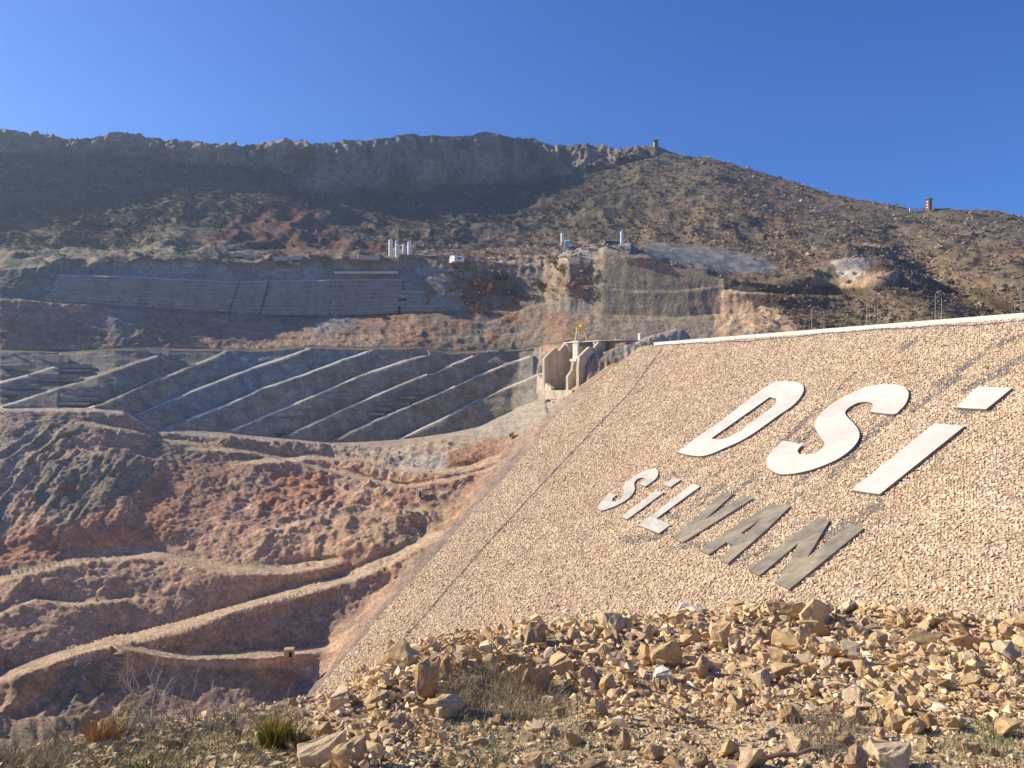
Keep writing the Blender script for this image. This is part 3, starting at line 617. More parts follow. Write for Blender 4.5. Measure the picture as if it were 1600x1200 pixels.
letter('weathered grey-brown letter N, lowest and last of the lower word on the dam face', [('slab', zz(1150, 780, k5, [(135,800),(600,440),(940,205),(1065,237),(810,660),(1290,280),(1452,327),(602,1022),(455,945),(620,690),(708,497),(265,865)]), [])], mat_dgrey, .8, .6)

# ------------------------------------------------------------------ crest furniture
mat_conc = M('pale_concrete', (.74, .70, .62), var=.15, scale=2, bump=.03, streak=.15)
mat_conc_tan = M('tan_concrete', (.60, .50, .37), var=.22, scale=4, bump=.05, streak=.3)
mat_conc_grey = M('grey_concrete', (.27, .26, .235), var=.22, scale=4, bump=.05, streak=.3)
mat_steel = M('galvanised_steel', (.36, .37, .38), rough=.5, metal=.4)
mat_dark = M('dark_steel', (.06, .06, .065), rough=.6)
mat_white = M('white_paint', (.78, .77, .74), rough=.6, var=.06, scale=2)
cru = lambda px: float((W(px, 0, crest_d(px)) * [1, 1, 0] - P0 * [1, 1, 0]) @ CR)
def crest_pt(px, t=0., h=0.):
    u = cru(px); q = P0 + CR * u + NH * t; return Vector((q[0], q[1], CREST + h))
par = empty('crest_parapet', tuple(crest_pt(1025)), 'long low white concrete parapet wall along the dam crest', 'parapet')
u0 = cru(1022); seg = 6.0; k = 0
pl = Matrix.Translation(-crest_pt(1025)); seg_me = None
th = math.atan2(CR[1], CR[0])
while u0 - k * seg > -200:
    q = P0 + CR * (u0 - (k + .5) * seg); 
    if seg_me is None:
        o = MB().box((0, 0, .95), (seg - .04, .5, 1.9)).build('wall_segment', mat_conc, par, bevel=.05); seg_me = o.data
    else:
        o = bpy.data.objects.new('wall_segment', seg_me); C.objects.link(o); o.parent = par
    o.location = Vector((q[0], q[1], CREST - .2)) - crest_pt(1025); o.rotation_euler = (0, 0, th); k += 1
fen = empty('wire_fence', tuple(crest_pt(1025, 1.2)), 'thin fence of short grey posts and wire in front of the white parapet', 'fence')
post = None; k = 0
while u0 - 3 - k * 3.6 > -190:
    q = P0 + CR * (u0 - 3 - k * 3.6) + NH * 1.6; hh = 1.5
    if post is None: o = MB().tube((0, 0, -.3), (0, 0, 1.25), .05).build('post', mat_dark, fen); post = o.data
    else: o = bpy.data.objects.new('post', post); C.objects.link(o); o.parent = fen
    o.location = Vector((q[0], q[1], CREST - .9)) - crest_pt(1025, 1.2); o.rotation_euler = (random.uniform(-.06, .06), random.uniform(-.06, .06), 0); k += 1
mb = MB(); pts = [from_uv(np.array(u), np.array(2.6 + 1.0 * math.sin(u * .05) + .5 * math.sin(u * .23)), .55) for u in np.arange(u0 - 4, -190, -3)]
for a, b in zip(pts[:-1], pts[1:]): mb.tube(a, b, .16, n=5)
o = mb.build('blue_hose', M('blue_plastic_hose', (.07, .08, .30), rough=.5), loc=pts[0]); tag(o, 'long dark blue hose lying along the top of the riprap under the parapet', 'hose')
# seam cable running down the face
mb = MB(); xs = np.linspace(0, 1, 60); sxy = np.array([(1034,545),(985,612),(885,715),(760,850),(690,930),(622,1008),(560,1090)], float)
cx = np.interp(np.linspace(0, 6, 90), range(7), sxy[:, 0]); cy = np.interp(np.linspace(0, 6, 90), range(7), sxy[:, 1])
cp = [dam_pt(x, y, .5 + .05 * random.random()) for x, y in zip(cx, cy)]
for a, b in zip(cp[:-1], cp[1:]): mb.tube(a, b, .14, n=5)
tag(mb.build('cable', mat_dark, loc=cp[0]), 'thin dark cable running straight down the left part of the riprap face', 'cable')

def lamp(px, t, H, label, double=False, base=None, rz=0., group='street lamps along the dam crest'):
    b = base if base is not None else crest_pt(px, t)
    e = empty('street_lamp', tuple(b), label, 'street lamp', group, rz)
    MB().tube((0, 0, -.5), (0, 0, H), .16, .09, 8).build('pole', mat_steel, e)
    MB().box((0, 0, .2), (.5, .5, .5)).build('base_plate', mat_conc, e)
    for s in ((1, -1) if double else (1,)):
        MB().tube((0, 0, H), (s * 1.6, 0, H + .45), .06, .05, 6).build('arm', mat_steel, e)
        MB().box((s * 2.0, 0, H + .47), (1.0, .35, .16)).build('lamp_head', mat_dark if double else mat_steel, e, bevel=.04)
    return e
lam = [(1593,-.9,11.4,'street lamp on the dam crest, rightmost of all'),(1568,-10,11.2,'street lamp on the crest, second from the right'),(1459,-.9,11.4,'crest street lamp before the dark ravine, right one of its pair'),
       (1444,-10,10.8,'street lamp on the crest before the dark ravine, left one of its pair'),(1352,-.9,11.2,'street lamp on the crest under the grey scree chute, right one of its pair'),(1345,-10,10.6,'street lamp on the crest under the grey scree chute, left one of its pair'),
       (1266,-.9,11,'street lamp on the crest right of the orange rock face, taller of its pair'),(1262,-10,10.6,'street lamp on the crest right of the orange rock face, left one of its pair'),(1133,-.9,10,'lone street lamp on the crest in front of the orange rock face'),
       (1088,-.9,10.5,'street lamp on the crest near its far end, right one of the close pair'),(1082,-10,10.5,'street lamp on the crest near its far end, left one of the close pair'),(1045,-.9,9,'slim street lamp near the far end of the white parapet'),(1038,-10,9,'leftmost slim street lamp behind the parapet end')]
for px, t, H, lb in lam: lamp(px, t, H, lb, rz=math.atan2(-NH[1], -NH[0]) + (math.pi if t < -5 else 0))

# ------------------------------------------------------------------ pale berms running diagonally over the shotcrete slope
mat_berm = M('pale_berm_concrete', (.60, .56, .47), var=.12, scale=4)
def strip(name, pts_y, px, dep, wpx, dz, mat, parent, thick=1.2):
    """a ledge: front lip lower and nearer, back edge higher and farther; with a body below it"""
    A = W(px, pts_y + wpx / 2, dep - dz * .3); B2 = W(px, pts_y - wpx / 2, dep + dz); V = []; n = len(px)
    C2 = A + [0, 0, -thick]; D2 = B2 + [0, 0, -thick]; V = np.concatenate([A, B2, D2, C2]); fs = []
    i = np.arange(n - 1)
    for a, b in ((0, 1), (1, 2), (2, 3), (3, 0)): fs.append(np.stack([i + a * n, i + 1 + a * n, i + 1 + b * n, i + b * n], -1))
    fs = np.concatenate(fs + [np.array([[0, n, 2 * n, 3 * n], [n - 1, 4 * n - 1, 3 * n - 1, 2 * n - 1]])])
    return mesh_np(name, V, fs, mat, parent=parent)
y7 = lambda x: cat(CUR[7], x); y8 = lambda x: cat(CUR[8], x)
def slope_depth(x, y):
    (ya, da), (yb, db) = y7(x), y8(x); t = np.clip((y - ya) / (yb - ya), 0, 1); return 1 / lerp(1 / da, 1 / db, t)
GAPS = {1: [(82, 196)], 2: [(150, 232)], 6: [(670, 703)], 7: [(713, 738)], 8: [(757, 778)]}
for k, L in enumerate(DIAG):
    cuts = [L[0, 0]] + [g for ab in GAPS.get(k, []) for g in ab] + [L[-1, 0]]
    for a, b in zip(cuts[::2], cuts[1::2]):
        x = np.arange(max(a, -55), b, 3.); 
        if len(x) < 4: continue
        y = np.interp(x, L[:, 0], L[:, 1]) + .7 * fbm(np.stack([x, x * 0 + k, x * 0], -1), 14, 2)
        strip('berm', y, x, slope_depth(x, y) - 1.3, 2.4, 1.6, mat_berm, shot_obj)
# concrete strips stepping across the berms
mat_strip = M('stained_concrete_strip', (.30, .265, .22), var=.25, scale=3, streak=.3); mat_strip2 = M('grey_concrete_strip', (.24, .225, .2), var=.25, scale=3, streak=.3)
STP = [(84,140,572,6),(84,138,579,5),(44,120,588,6),(40,125,594,4),(120,149,600,4),(92,158,608,5),(68,156,616,6),(60,152,624,6),(52,140,631,4),(0,60,605,4),(0,40,615,4),(0,50,574,5),
       (524,542,612,4),(488,540,625,3.5),(448,516,640,3.5),(425,480,652,3.5),(648,657,599,4),(632,662,607,3.5),(609,668,614,3.5),(590,650,621,3.5),(565,640,631,4),(556,612,640,4),(574,600,647,3.5),(425,450,675,4)]
for k, (x0, x1, y, hpx) in enumerate(STP):
    x = np.linspace(x0, x1, 6); yy = np.full(6, float(y)); d = slope_depth(x, yy) - 1.6
    A = W(x, yy - hpx / 2, d + .8); B2 = W(x, yy + hpx / 2, d - .4); back = np.array([0, 3., 0]); n = 6; i = np.arange(n - 1); V = np.concatenate([A, B2, B2 + back, A + back])
    fs = np.concatenate([np.stack([i + a * n, i + b * n, i + 1 + b * n, i + 1 + a * n], -1) for a, b in ((0, 1), (1, 2), (2, 3), (3, 0))] + [np.array([[0, 3 * n, 2 * n, n], [n - 1, 2 * n - 1, 3 * n - 1, 4 * n - 1]])])
    mesh_np('concrete_strip', V, fs, mat_strip if x0 < 200 else mat_strip2, parent=shot_obj)

# ------------------------------------------------------------------ terraced retaining wall
mat_tier = M('bluish_shotcrete_tier', (.27, .24, .195), var=.3, scale=5, streak=.25); mat_tiertop = M('lit_tier_ledge', (.58, .53, .44), var=.2, scale=5)  # ledge tops coloured lighter than the tier faces, as if lit
wc = W(380, 470, 600.); tw_ = empty('terraced_retaining_wall', tuple(wc), 'grey terraced retaining wall of many long concrete tiers below the silos', 'retaining wall')
TOPL = cv((60,428),(200,432),(300,437),(368,440),(440,438),(620,436),(720,446)); BOTL = cv((60,470),(200,480),(300,486),(410,492),(540,493),(620,489),(720,486))
NT = 9
def tier_seg(x0, x1, i, mt=None):
    n = max(3, int((x1 - x0) / 8)); x = np.linspace(x0, x1, n); yt = np.interp(x, TOPL[:, 0], TOPL[:, 1]); yb = np.interp(x, BOTL[:, 0], BOTL[:, 1])
    a = lerp(yt, yb, i / NT) + .5 * fbm(np.stack([x, x * 0 + i * 9, x * 0], -1), 30, 2); b = lerp(yt, yb, (i + 1) / NT) + .6
    (y3, d3), (y4, d4) = cat(CUR[3], x), cat(CUR[4], x); t = np.clip(((a + b) / 2 - y3) / (y4 - y3), 0, 1); d = 1 / lerp(1 / d3, 1 / d4, t) - 1.2
    A = W(x, a + 1.7, d); Bk = W(x, a - .5, d + 3.6); Bt = W(x, b, d - .3); Bb = Bt + [0, 5., 0]
    V = np.concatenate([Bt, A, Bk, Bb]) - wc; i_ = np.arange(n - 1)
    fs = np.concatenate([np.stack([i_ + p * n, i_ + 1 + p * n, i_ + 1 + q * n, i_ + q * n], -1) for p, q in ((0, 1), (1, 2), (2, 3), (3, 0))] + [np.array([[0, n, 2 * n, 3 * n], [n - 1, 4 * n - 1, 3 * n - 1, 2 * n - 1]])])
    o = mesh_np('wall_panel', V, fs, mt or mat_tier, parent=tw_); o.data.materials.append(mat_tiertop)
    mi = np.zeros(len(fs), np.int32); mi[n - 1:2 * (n - 1)] = 1; o.data.polygons.foreach_set('material_index', mi)
for i in range(NT):
    f = i / NT; g1 = lerp(374, 356, f); g2 = lerp(420, 405, f); xr = 628 if i < 3 else (664 if i in (3, 4, 6) else 622)
    xl = lerp(92, 66, f)
    for a, b in ((xl, lerp(xl, g1, .5) - .4), (lerp(xl, g1, .5) + .4, g1 - 1), (g1 + 1, g2 - 1.3), (g2 + 1.3, lerp(g2, xr, .5) - .4), (lerp(g2, xr, .5) + .4, xr)): tier_seg(a, b, i)
for x0, x1, i in ((636, 668, 5), (626, 690, 7), (626, 700, 8)): tier_seg(x0, x1, i)
# upper shelf above the tiers
x = np.linspace(522, 622, 14); d = 1 / lerp(1 / cat(CUR[3], x)[1], 1 / cat(CUR[4], x)[1], .15) - 2
A = W(x, x * 0 + 424, d); A2 = W(x, x * 0 + 427.5, d - .5); V = np.concatenate([A2, A, A + [0, 5, .3], A2 + [0, 5, 0]]) - wc; n = 14; i_ = np.arange(n - 1)
mesh_np('shelf_beam', V, np.concatenate([np.stack([i_ + p * n, i_ + 1 + p * n, i_ + 1 + q * n, i_ + q * n], -1) for p, q in ((0, 1), (1, 2), (2, 3), (3, 0))] + [np.array([[0, n, 2 * n, 3 * n], [n - 1, 4 * n - 1, 3 * n - 1, 2 * n - 1]])]), mat_tiertop, parent=tw_)

# ------------------------------------------------------------------ small concrete walls on the benches
def wall_px(name, label, x0, x1, yt, yb, dep, mat, thick=2., panels=1):
    c = V3((x0 + x1) / 2, yb, dep); e = empty(name, c, label, 'wall')
    for k in range(panels):
        a = lerp(x0, x1, k / panels); b = lerp(x0, x1, (k + 1) / panels); wd = (b - a) / F * dep - (.12 if panels > 1 else 0); hh = (yb - yt) / F * dep
        MB().box((((a + b) / 2 - (x0 + x1) / 2) / F * dep, 0, hh / 2 - .4), (wd, thick, hh + .8)).build('wall_panel', mat, e)
    return e
wall_px('retaining_wall', 'brown stained concrete retaining wall at the end of the diagonal slope', 596, 660, 543, 557, 559, mat_conc_tan, 3, 4)
wall_px('retaining_wall', 'low grey concrete wall on the bench at the top of the left slope', 190, 264, 543, 555, 515, mat_conc_tan, 3, 4)
wall_px('retaining_wall', 'long low brown concrete wall at the left edge of the middle slope', -20, 108, 555, 567, 483, mat_conc_tan, 3, 6)

# ------------------------------------------------------------------ intake structure beside the dam
CU = Vector((.80, .60, 0)); CV = Vector((.60, -.80, 0)); IO = V3(884, 611, 478)
intake = empty('intake_structure', IO, 'tall concrete intake with sloping piers and a deck beside the far dam end', 'intake structure')
def ip(s, v, z): return CU * s + CV * v + Vector((0, 0, z))
def pier(prof, v, th, mat=mat_conc_tan, name='pier'):
    mb = MB(); mb.prism([ip(s, v, z) for s, z in prof], CV * th); return mb.build(name, mat, intake, bevel=.12)
pier([(0,-6),(0,9),(3.6,13),(4.6,18.5),(7,20),(7,28),(19,28),(19,-6)], 0, 2.2)
pier([(-5,-4),(-5,20.5),(3.5,27),(6,27),(6,-4)], -17, 2.4); pier([(6,-4),(6,25),(8,26),(13,30.6),(19,30.6),(19,-4)], -17.4, 2.8)
pier([(-3,-8),(-3,14),(-2,21),(6,27),(9,27),(9,-8)], 13, 2.4); pier([(9,-8),(9,25.5),(14,30.6),(27,30.6),(27,-8)], 12.6, 2.8)
MB().prism([ip(19, -17.4, -6), ip(19, -17.4, 30.4), ip(19, 15.4, 30.4), ip(19, 15.4, -6)], CU * 3).build('back_wall', mat_conc_grey, intake)
MB().prism([ip(6.6, -1.2, 20), ip(6.6, 3.4, 20), ip(6.6, 3.4, 30), ip(6.6, -1.2, 30)], CU * 1.6).build('gate_shaft', mat_conc, intake, bevel=.08)
MB().prism([ip(5, -2, 18.4), ip(5, 4, 18.4), ip(9, 4, 18.4), ip(9, -2, 18.4)], Vector((0, 0, 1.6))).build('sill_block', mat_conc, intake, bevel=.08)
MB().prism([ip(6, -3, 30.05), ip(6, 5, 30.05), ip(10, 5, 30.05), ip(10, -3, 30.05)], Vector((0, 0, 1))).build('deck_bracket', mat_conc, intake, bevel=.08)
MB().prism([ip(13, -18, 30.7), ip(13, 16, 30.7), ip(22, 30, 30.7), ip(38, 30, 30.7), ip(34, -18, 30.7)], Vector((0, 0, .5))).build('deck', mat_conc, intake)
for v in (-14.2, 11.2):
    MB().prism([ip(12, v, 30.2), ip(15, v, 24), ip(18, v, 30.2)], CV * 1.5).build('corner_bracket', mat_conc, intake)
MB().prism([ip(-9, -16, -5), ip(-9, 16, -5), ip(20, 16, -5), ip(20, -16, -5)], Vector((0, 0, 5.6))).build('base_slab', mat_conc_tan, intake)
for k in range(3):
    MB().prism([ip(-12 - k * .5, 0 - k, -6.5 - k * 2), ip(-12, 22, -6.5 - k * 2), ip(-2, 24, -6.5 - k * 2), ip(-2, -4, -6.5 - k * 2)], Vector((0, 0, 1.2))).build('step_slab', mat_conc_tan, intake)
MB().prism([ip(19, -15, 1), ip(19, -1, 1), ip(4, -1, 1), ip(4, -15, 1)], Vector((0, 0, .5))).build('inlet_floor', mat_conc_grey, intake)
# wing wall at the left
MB().prism([V3(840,586,500) - IO, V3(861,606,478) - IO, V3(859,625,476) - IO, V3(838,614,498) - IO], Vector((2.0, 1.2, 0))).build('wing_wall', mat_conc_tan, intake)
# yellow hoist tower
hb = V3(907.5, 533.5, 486); ht = empty('hoist_tower', hb, 'yellow four-legged steel hoist tower standing on the concrete intake deck', 'hoist tower')
my = M('yellow_paint', (.75, .50, .02), rough=.5, var=.12)
for sx in (-1, 1):
    for sy in (-1, 1):
        MB().tube((sx * 3.9, sy * 3.2, -.6), (sx * 2.3, sy * 1.6, 8.4), .34, .30, 6).build('leg', my, ht)
MB().box((0, 0, 8.7), (5.6, 4.4, .6)).build('platform', my, ht)
for y_ in (-1.8, 1.8): MB().box((0, y_ * 1.03, 6.9), (5.2, .3, .5)).build('crossbeam', my, ht)
for sx in (-1, 1): MB().box((sx * 2.6, 0, 6.6), (.3, 3.6, .4)).build('crossbeam', my, ht)
mb = MB()
for k in range(10):
    a, b = k * math.pi / 5, (k + 1) * math.pi / 5; mb.tube((1 + 2.1 * math.cos(a), 2.1 * math.sin(a), 11), (1 + 2.1 * math.cos(b), 2.1 * math.sin(b), 11), .16)
    mb.tube((1 + 2.1 * math.cos(a), 2.1 * math.sin(a), 9), (1 + 2.1 * math.cos(a), 2.1 * math.sin(a), 11), .1, n=4)
mb.build('railing_ring', my, ht); MB().tube((1, 0, 9), (1, 0, 10.3), 1.5, n=12).build('hoist_drum', my, ht)
# deck lamps and bits
for px, lb in ((936, 'dark twin-headed lamp on the intake deck, left of two beside the yellow tower'), (961, 'dark twin-headed lamp on the intake deck, right one beside the white box')):
    lamp(px, 0, 10.6, lb, True, V3(px, 533, 492), 0, 'twin lamps on the intake deck')
e = empty('equipment_cabin', V3(965, 536.5, 484), 'small white equipment cabin on the deck right of the twin lamps', 'cabin')
MB().box((0, 0, 1.3), (3.4, 2.6, 2.6)).build('body', mat_white, e, bevel=.1); MB().box((0, 0, 2.7), (3.8, 3, .25)).build('roof', mat_conc, e); MB().box((.6, -1.32, 1.1), (.9, .06, 1.9)).build('door', mat_steel, e)
e = empty('water_tank', V3(1000.5, 531.5, 478), 'small white upright tank standing beside the end of the dam crest', 'tank')
MB().tube((0, 0, 0), (0, 0, 4.0), 1.3, n=14).build('body', mat_white, e); MB().tube((0, 0, 4.0), (0, 0, 4.5), 1.3, .4, 14).build('cap', mat_conc, e)
o = MB().tube((0, 0, 0), (0, 0, 9), .14, .09).build('pole', mat_steel); o.location = V3(996.5, 533, 480); tag(o, 'bare thin pole standing left of the small white tank', 'pole')
# natural rock knob next to the piers, and the curling mound at the crest end
mat_knob = M('banded_brown_rock', (.48, .34, .23), scale=4, var=.4, bump=.8, bscale=2, col2=(.25, .24, .22), streak=.5)
def mound(name, label, ridge, base_dy, depth, thick, mat, disp=1.2, cat_='rock outcrop'):
    """lump modelled between a traced ridge line and the ground, with real thickness"""
    n = 60; xs = np.linspace(ridge[0][0], ridge[-1][0], n); ys = np.interp(xs, [p[0] for p in ridge], [p[1] for p in ridge]); yb = np.interp(xs, [p[0] for p in ridge], [p[2] for p in ridge])
    rows = []
    for k in range(26):
        t = k / 25; hh = math.sin(t * math.pi) ** .6 if t < .5 else 1 - (t - .5) ** 2 * 2; d = depth + thick * (t - .5)
        rows.append(W(xs, lerp(yb, ys, hh), np.interp(xs, [p[0] for p in ridge], [p[3] for p in ridge]) + thick * (t - .5)))
    Q = np.array(rows); N = gnorm(Q); Q = Q + N * (disp * fbm(Q, (4, 4, 12), 4, ridged=True))[..., None]
    c = Q.reshape(-1, 3).mean(0); idx = np.arange(26 * n).reshape(26, n)
    f = np.stack([idx[:-1, :-1], idx[:-1, 1:], idx[1:, 1:], idx[1:, :-1]], -1).reshape(-1, 4)
    o = mesh_np(name, (Q - c).reshape(-1, 3), f, mat, smooth=True); o.location = c; return tag(o, label, cat_)
mound('rock_outcrop', 'striped brown and grey rock knob wedged between the concrete piers and the dam', [(917,590,612,474),(919,563,606,472),(925,555,600,472),(945,552,590,470),(965,545,580,468),(985,540,565,466),(1003,538,548,464)], 0, 470, 20, mat_knob, 1.6)
mound('rock_mound', 'pale rubble mound curling up at the far end of the crest', [(992,537,541,462),(1010,528,540,462),(1030,521,538,463),(1050,516,535,464),(1066,515,531,464),(1072,520,530,464),(1078,528,530,465)], 0, 463, 8, M('pale_rubble', (.44, .37, .28), scale=2, var=.35, bump=.4, bscale=1), .8)

# ------------------------------------------------------------------ silos, sheds, towers and vehicles on the far bank
def on_land(px, py, d=None):
    return V3(px, py, d) if d else land(px, py)
mat_silo = M('silo_white', (.80, .78, .74), rough=.5, var=.10, scale=4); mat_red = M('faded_red_paint', (.45, .12, .09), rough=.6)
mat_hut = M('hut_wall', (.42, .40, .36), var=.15, scale=2)
mat_roof = M('pale_sheet_roof', (.62, .62, .60), rough=.5, var=.12, scale=3); mat_glass = M('dark_window', (.03, .035, .04), rough=.2)
mat_brick = M('brown_brick', (.22, .12, .09), var=.25, scale=1)
def silo(px, pb, ptop, wpx, dep, label, red=False):
    dep = land(px, pb).y - 3
    b = V3(px, pb, dep); m = dep / F; H = (pb - ptop) * m; r = wpx * m / 2
    e = empty('cement_silo', b, label, 'silo', 'white cement silos')
    MB().tube((0, 0, H * .16), (0, 0, H), r, n=16).build('body', mat_silo, e)
    for z in (.3, .44, .58, .72, .86): MB().tube((0, 0, H * z), (0, 0, H * z + .25), r * 1.05, n=16).build('ring', mat_steel, e)
    if red: MB().tube((0, 0, H * .9), (0, 0, H * .96), r * 1.04, n=16).build('red_band', mat_red, e)
    MB().tube((0, 0, H * .06), (0, 0, H * .16), r * .3, r, 16).build('hopper', mat_silo, e)
    for k in range(4):
        a = k * math.pi / 2 + .8; MB().tube((r * .8 * math.cos(a), r * .8 * math.sin(a), -1), (r * .8 * math.cos(a), r * .8 * math.sin(a), H * .2), .22).build('leg', mat_steel, e)
    MB().tube((0, 0, H), (0, 0, H + .9), r * .95, r * .3, 16).build('cap', mat_steel, e); MB().box((r * .4, 0, H + 1.3), (1, 1, 1.2)).build('filter', mat_silo, e)
silo(610.5, 404, 375, 7, 705, 'tall white cement silo, leftmost of the four in the cluster')
silo(620.5, 407, 377, 6.5, 700, 'white cement silo with a red band near its top, second of the cluster', True)
silo(631, 404, 383, 5, 705, 'shorter slim white cement silo, third of the cluster')
silo(640, 404, 379, 7, 705, 'pale grey-white cement silo, rightmost of the cluster of four')
silo(879, 387, 365, 6, 800, 'lone white silo beside a blue panel on the blue-grey spoil heap')
silo(971.5, 383, 362, 5, 790, 'lone white silo standing at the right end of the long dark shed')
def shed(px, pb, wpx, hpx, dep, label, deep=8, rz=0., roof=None, wall=None, slope=.25, name='shed', cat_='shed', wins=0, group=None):
    dep = land(px, pb - 1).y - 5
    m = dep / F; b = V3(px, pb, dep); wd, hh = wpx * m, hpx * m; e = empty(name, b, label, cat_, group, rz)
    MB().box((0, 0, hh * .4), (wd, deep, hh * 1.1 + .6)).build('wall', wall or mat_silo, e)
    mb = MB(); z = hh * .95; pr = [Vector((-wd / 2 - .3, -deep / 2 - .4, z)), Vector((-wd / 2 - .3, 0, z + hh * slope)), Vector((-wd / 2 - .3, deep / 2 + .4, z))]
    mb.prism(pr, (wd + .6, 0, 0)); mb.build('roof', roof or mat_roof, e)
    for k in range(wins): MB().box(((k + .5) / wins * wd - wd / 2, -deep / 2 - .03, hh * .45), (wd / wins * .45, .08, hh * .3)).build('window', mat_glass, e)
    return e
shed(714, 408, 17, 7, 694, 'white shed with a slanting roof on the grey spoil right of the silos', 9, .5, wins=1)
shed(708, 409, 8, 5, 690, 'small white lean-to in front of the slant-roofed white shed', 5, .5)
shed(575, 406, 34, 5, 715, 'long low pale shed left of the silo cluster', 12, .3, wall=mat_hut)
shed(553, 405, 12, 4, 712, 'small white hut at the left end of the long pale shed', 6, .1, wall=mat_hut)
shed(640, 407, 24, 3.5, 698, 'low dark shelter at the foot of the silo cluster', 7, 0, wall=mat_steel)
shed(465, 406, 22, 5, 716, 'white barrack with pale roof on the bench, nearest the brown slope', 8, -.15, wall=mat_hut)
shed(440, 407, 22, 4.5, 714, 'long white barrack hut left of the white barrack with pale roof', 7, -.2, wall=mat_hut)
shed(397, 404, 18, 4, 722, 'low white-roofed barrack beside the reddish bank', 7, -.2, wall=mat_hut)
shed(372, 401, 20, 4, 730, 'white-roofed barrack farthest left in the row above the terraced wall', 7, -.25, wall=mat_hut)
shed(359, 389, 12, 3.5, 800, 'small pale cabin high on the track above the barracks', 6, 0, wall=mat_hut)
shed(304, 388, 14, 3.5, 810, 'small grey cabin on the track at the left of the pale cabin', 6, 0, wall=mat_hut)
shed(251, 385, 6, 4, 820, 'tiny white cube hut alone in the dark scrub', 5, 0)
shed(957, 383, 24, 5, 792, 'long dark open shed beside the lone right-hand silo', 8, 0, wall=mat_dark)
shed(886, 386, 7, 9, 804, 'blue corrugated panel hut right of the lone left-hand silo', 5, 0, wall=M('blue_sheet', (.30, .42, .58), rough=.5))
shed(986, 381, 4, 5, 800, 'small pale kiosk just right of the long dark shed', 3, 0)
shed(1008, 381, 10, 2.5, 800, 'low pale container in the scrub right of the kiosk', 3, 0, slope=.05)
# poles
def mast(px, pb, pt, dep, label, group=None, r=.16):
    if pb > 340: dep = land(px, pb).y - 2
    b = V3(px, pb, dep); H = (pb - pt) * dep / F; e = empty('mast', b, label, 'mast', group)
    MB().tube((0, 0, -2), (0, 0, H), r, r * .7, 6).build('pole', mat_dark, e); MB().box((0, 0, H * .93), (1.2, .2, .2)).build('crossarm', mat_dark, e)
mast(567, 398, 384, 715, 'thin pole standing over the long pale shed')
mast(994, 382, 370, 800, 'thin pole behind the pale kiosk')
for px, pb, pt, dep, lb in [(1041,238,226,1010,'mast just right of the ridge watchtower'),(1052,243,232,1010,'thin mast second to the right of the ridge watchtower'),(1070,245,234,1020,'mast on the ridge, left of a close pair'),(1075,246,233,1020,'mast on the ridge, right of a close pair'),
                            (1148,259,247,1040,'lone mast on the descending ridge'),(1195,274,262,1040,'lone thin mast halfway down the ridge'),(1312,306,294,990,'tall thin mast on the lower ridge'),(1442,327,316,930,'short mast just left of the brick tower')]:
    mast(px, pb + 3, pt, float(cat(CUR[0], px)[1]) - 2, lb)
# watchtowers on the ridge
def skyd(px): return cat(CUR[0], px)[1]
d_ = float(skyd(1025)) - 2
e = empty('watchtower', V3(1025, 230, d_), 'brown watchtower with a white left side on top of the rocky ridge', 'watchtower')
m = d_ / F
MB().box((0, 0, 3.6 * m + .0), (5.6 * m, 5 * m, 9 * m)).build('wall', mat_brick, e); MB().box((-3.0 * m, 0, 4.0 * m), (.5 * m, 4 * m, 7.5 * m)).build('side_panel', mat_silo, e)
MB().box((0, 0, 8.9 * m), (5.0 * m, 4.4 * m, 1.8 * m)).build('cabin_window', mat_glass, e); MB().box((.3 * m, 0, 10.3 * m), (7.4 * m, 6.4 * m, 1.1 * m)).build('roof', mat_dark, e)
for q in (-1, 1): MB().box((q * 1.4 * m, -2.53 * m, 5.2 * m), (.9 * m, .1 * m, 1.2 * m)).build('window', mat_glass, e)
d_ = float(skyd(1451)) - 6; m = d_ / F
e = empty('watchtower', V3(1451, 330, d_), 'square brown brick tower with a flat roof at the right end of the ridge', 'watchtower', rz=.5)
MB().box((0, 0, 8.5 * m), (6.6 * m, 6.6 * m, 19.5 * m)).build('wall', mat_brick, e); MB().box((0, 0, 18.7 * m), (8.6 * m, 8.6 * m, 1.0 * m)).build('roof', mat_dark, e)
for z in (5.5, 10, 14.5):
    MB().box((0, -3.33 * m, z * m), (2 * m, .1 * m, 2 * m)).build('window', mat_glass, e); MB().box((-3.33 * m, 0, z * m), (.1 * m, 2 * m, 2 * m)).build('window', mat_silo, e)
wall_px('boundary_wall', 'low white wall running left from the brick tower on the ridge', 1421, 1441, 325.5, 329.5, d_, mat_silo, 1)
wall_px('boundary_wall', 'long low dark wall running right from the brick tower on the ridge', 1456, 1487, 326, 329.5, d_ - 2, mat_dark, 1)
wall_px('guard_rail', 'pale low parapet line left of the ridge watchtower', 1004, 1021, 226.5, 228.5, float(skyd(1010)) - 1, mat_silo, 1)
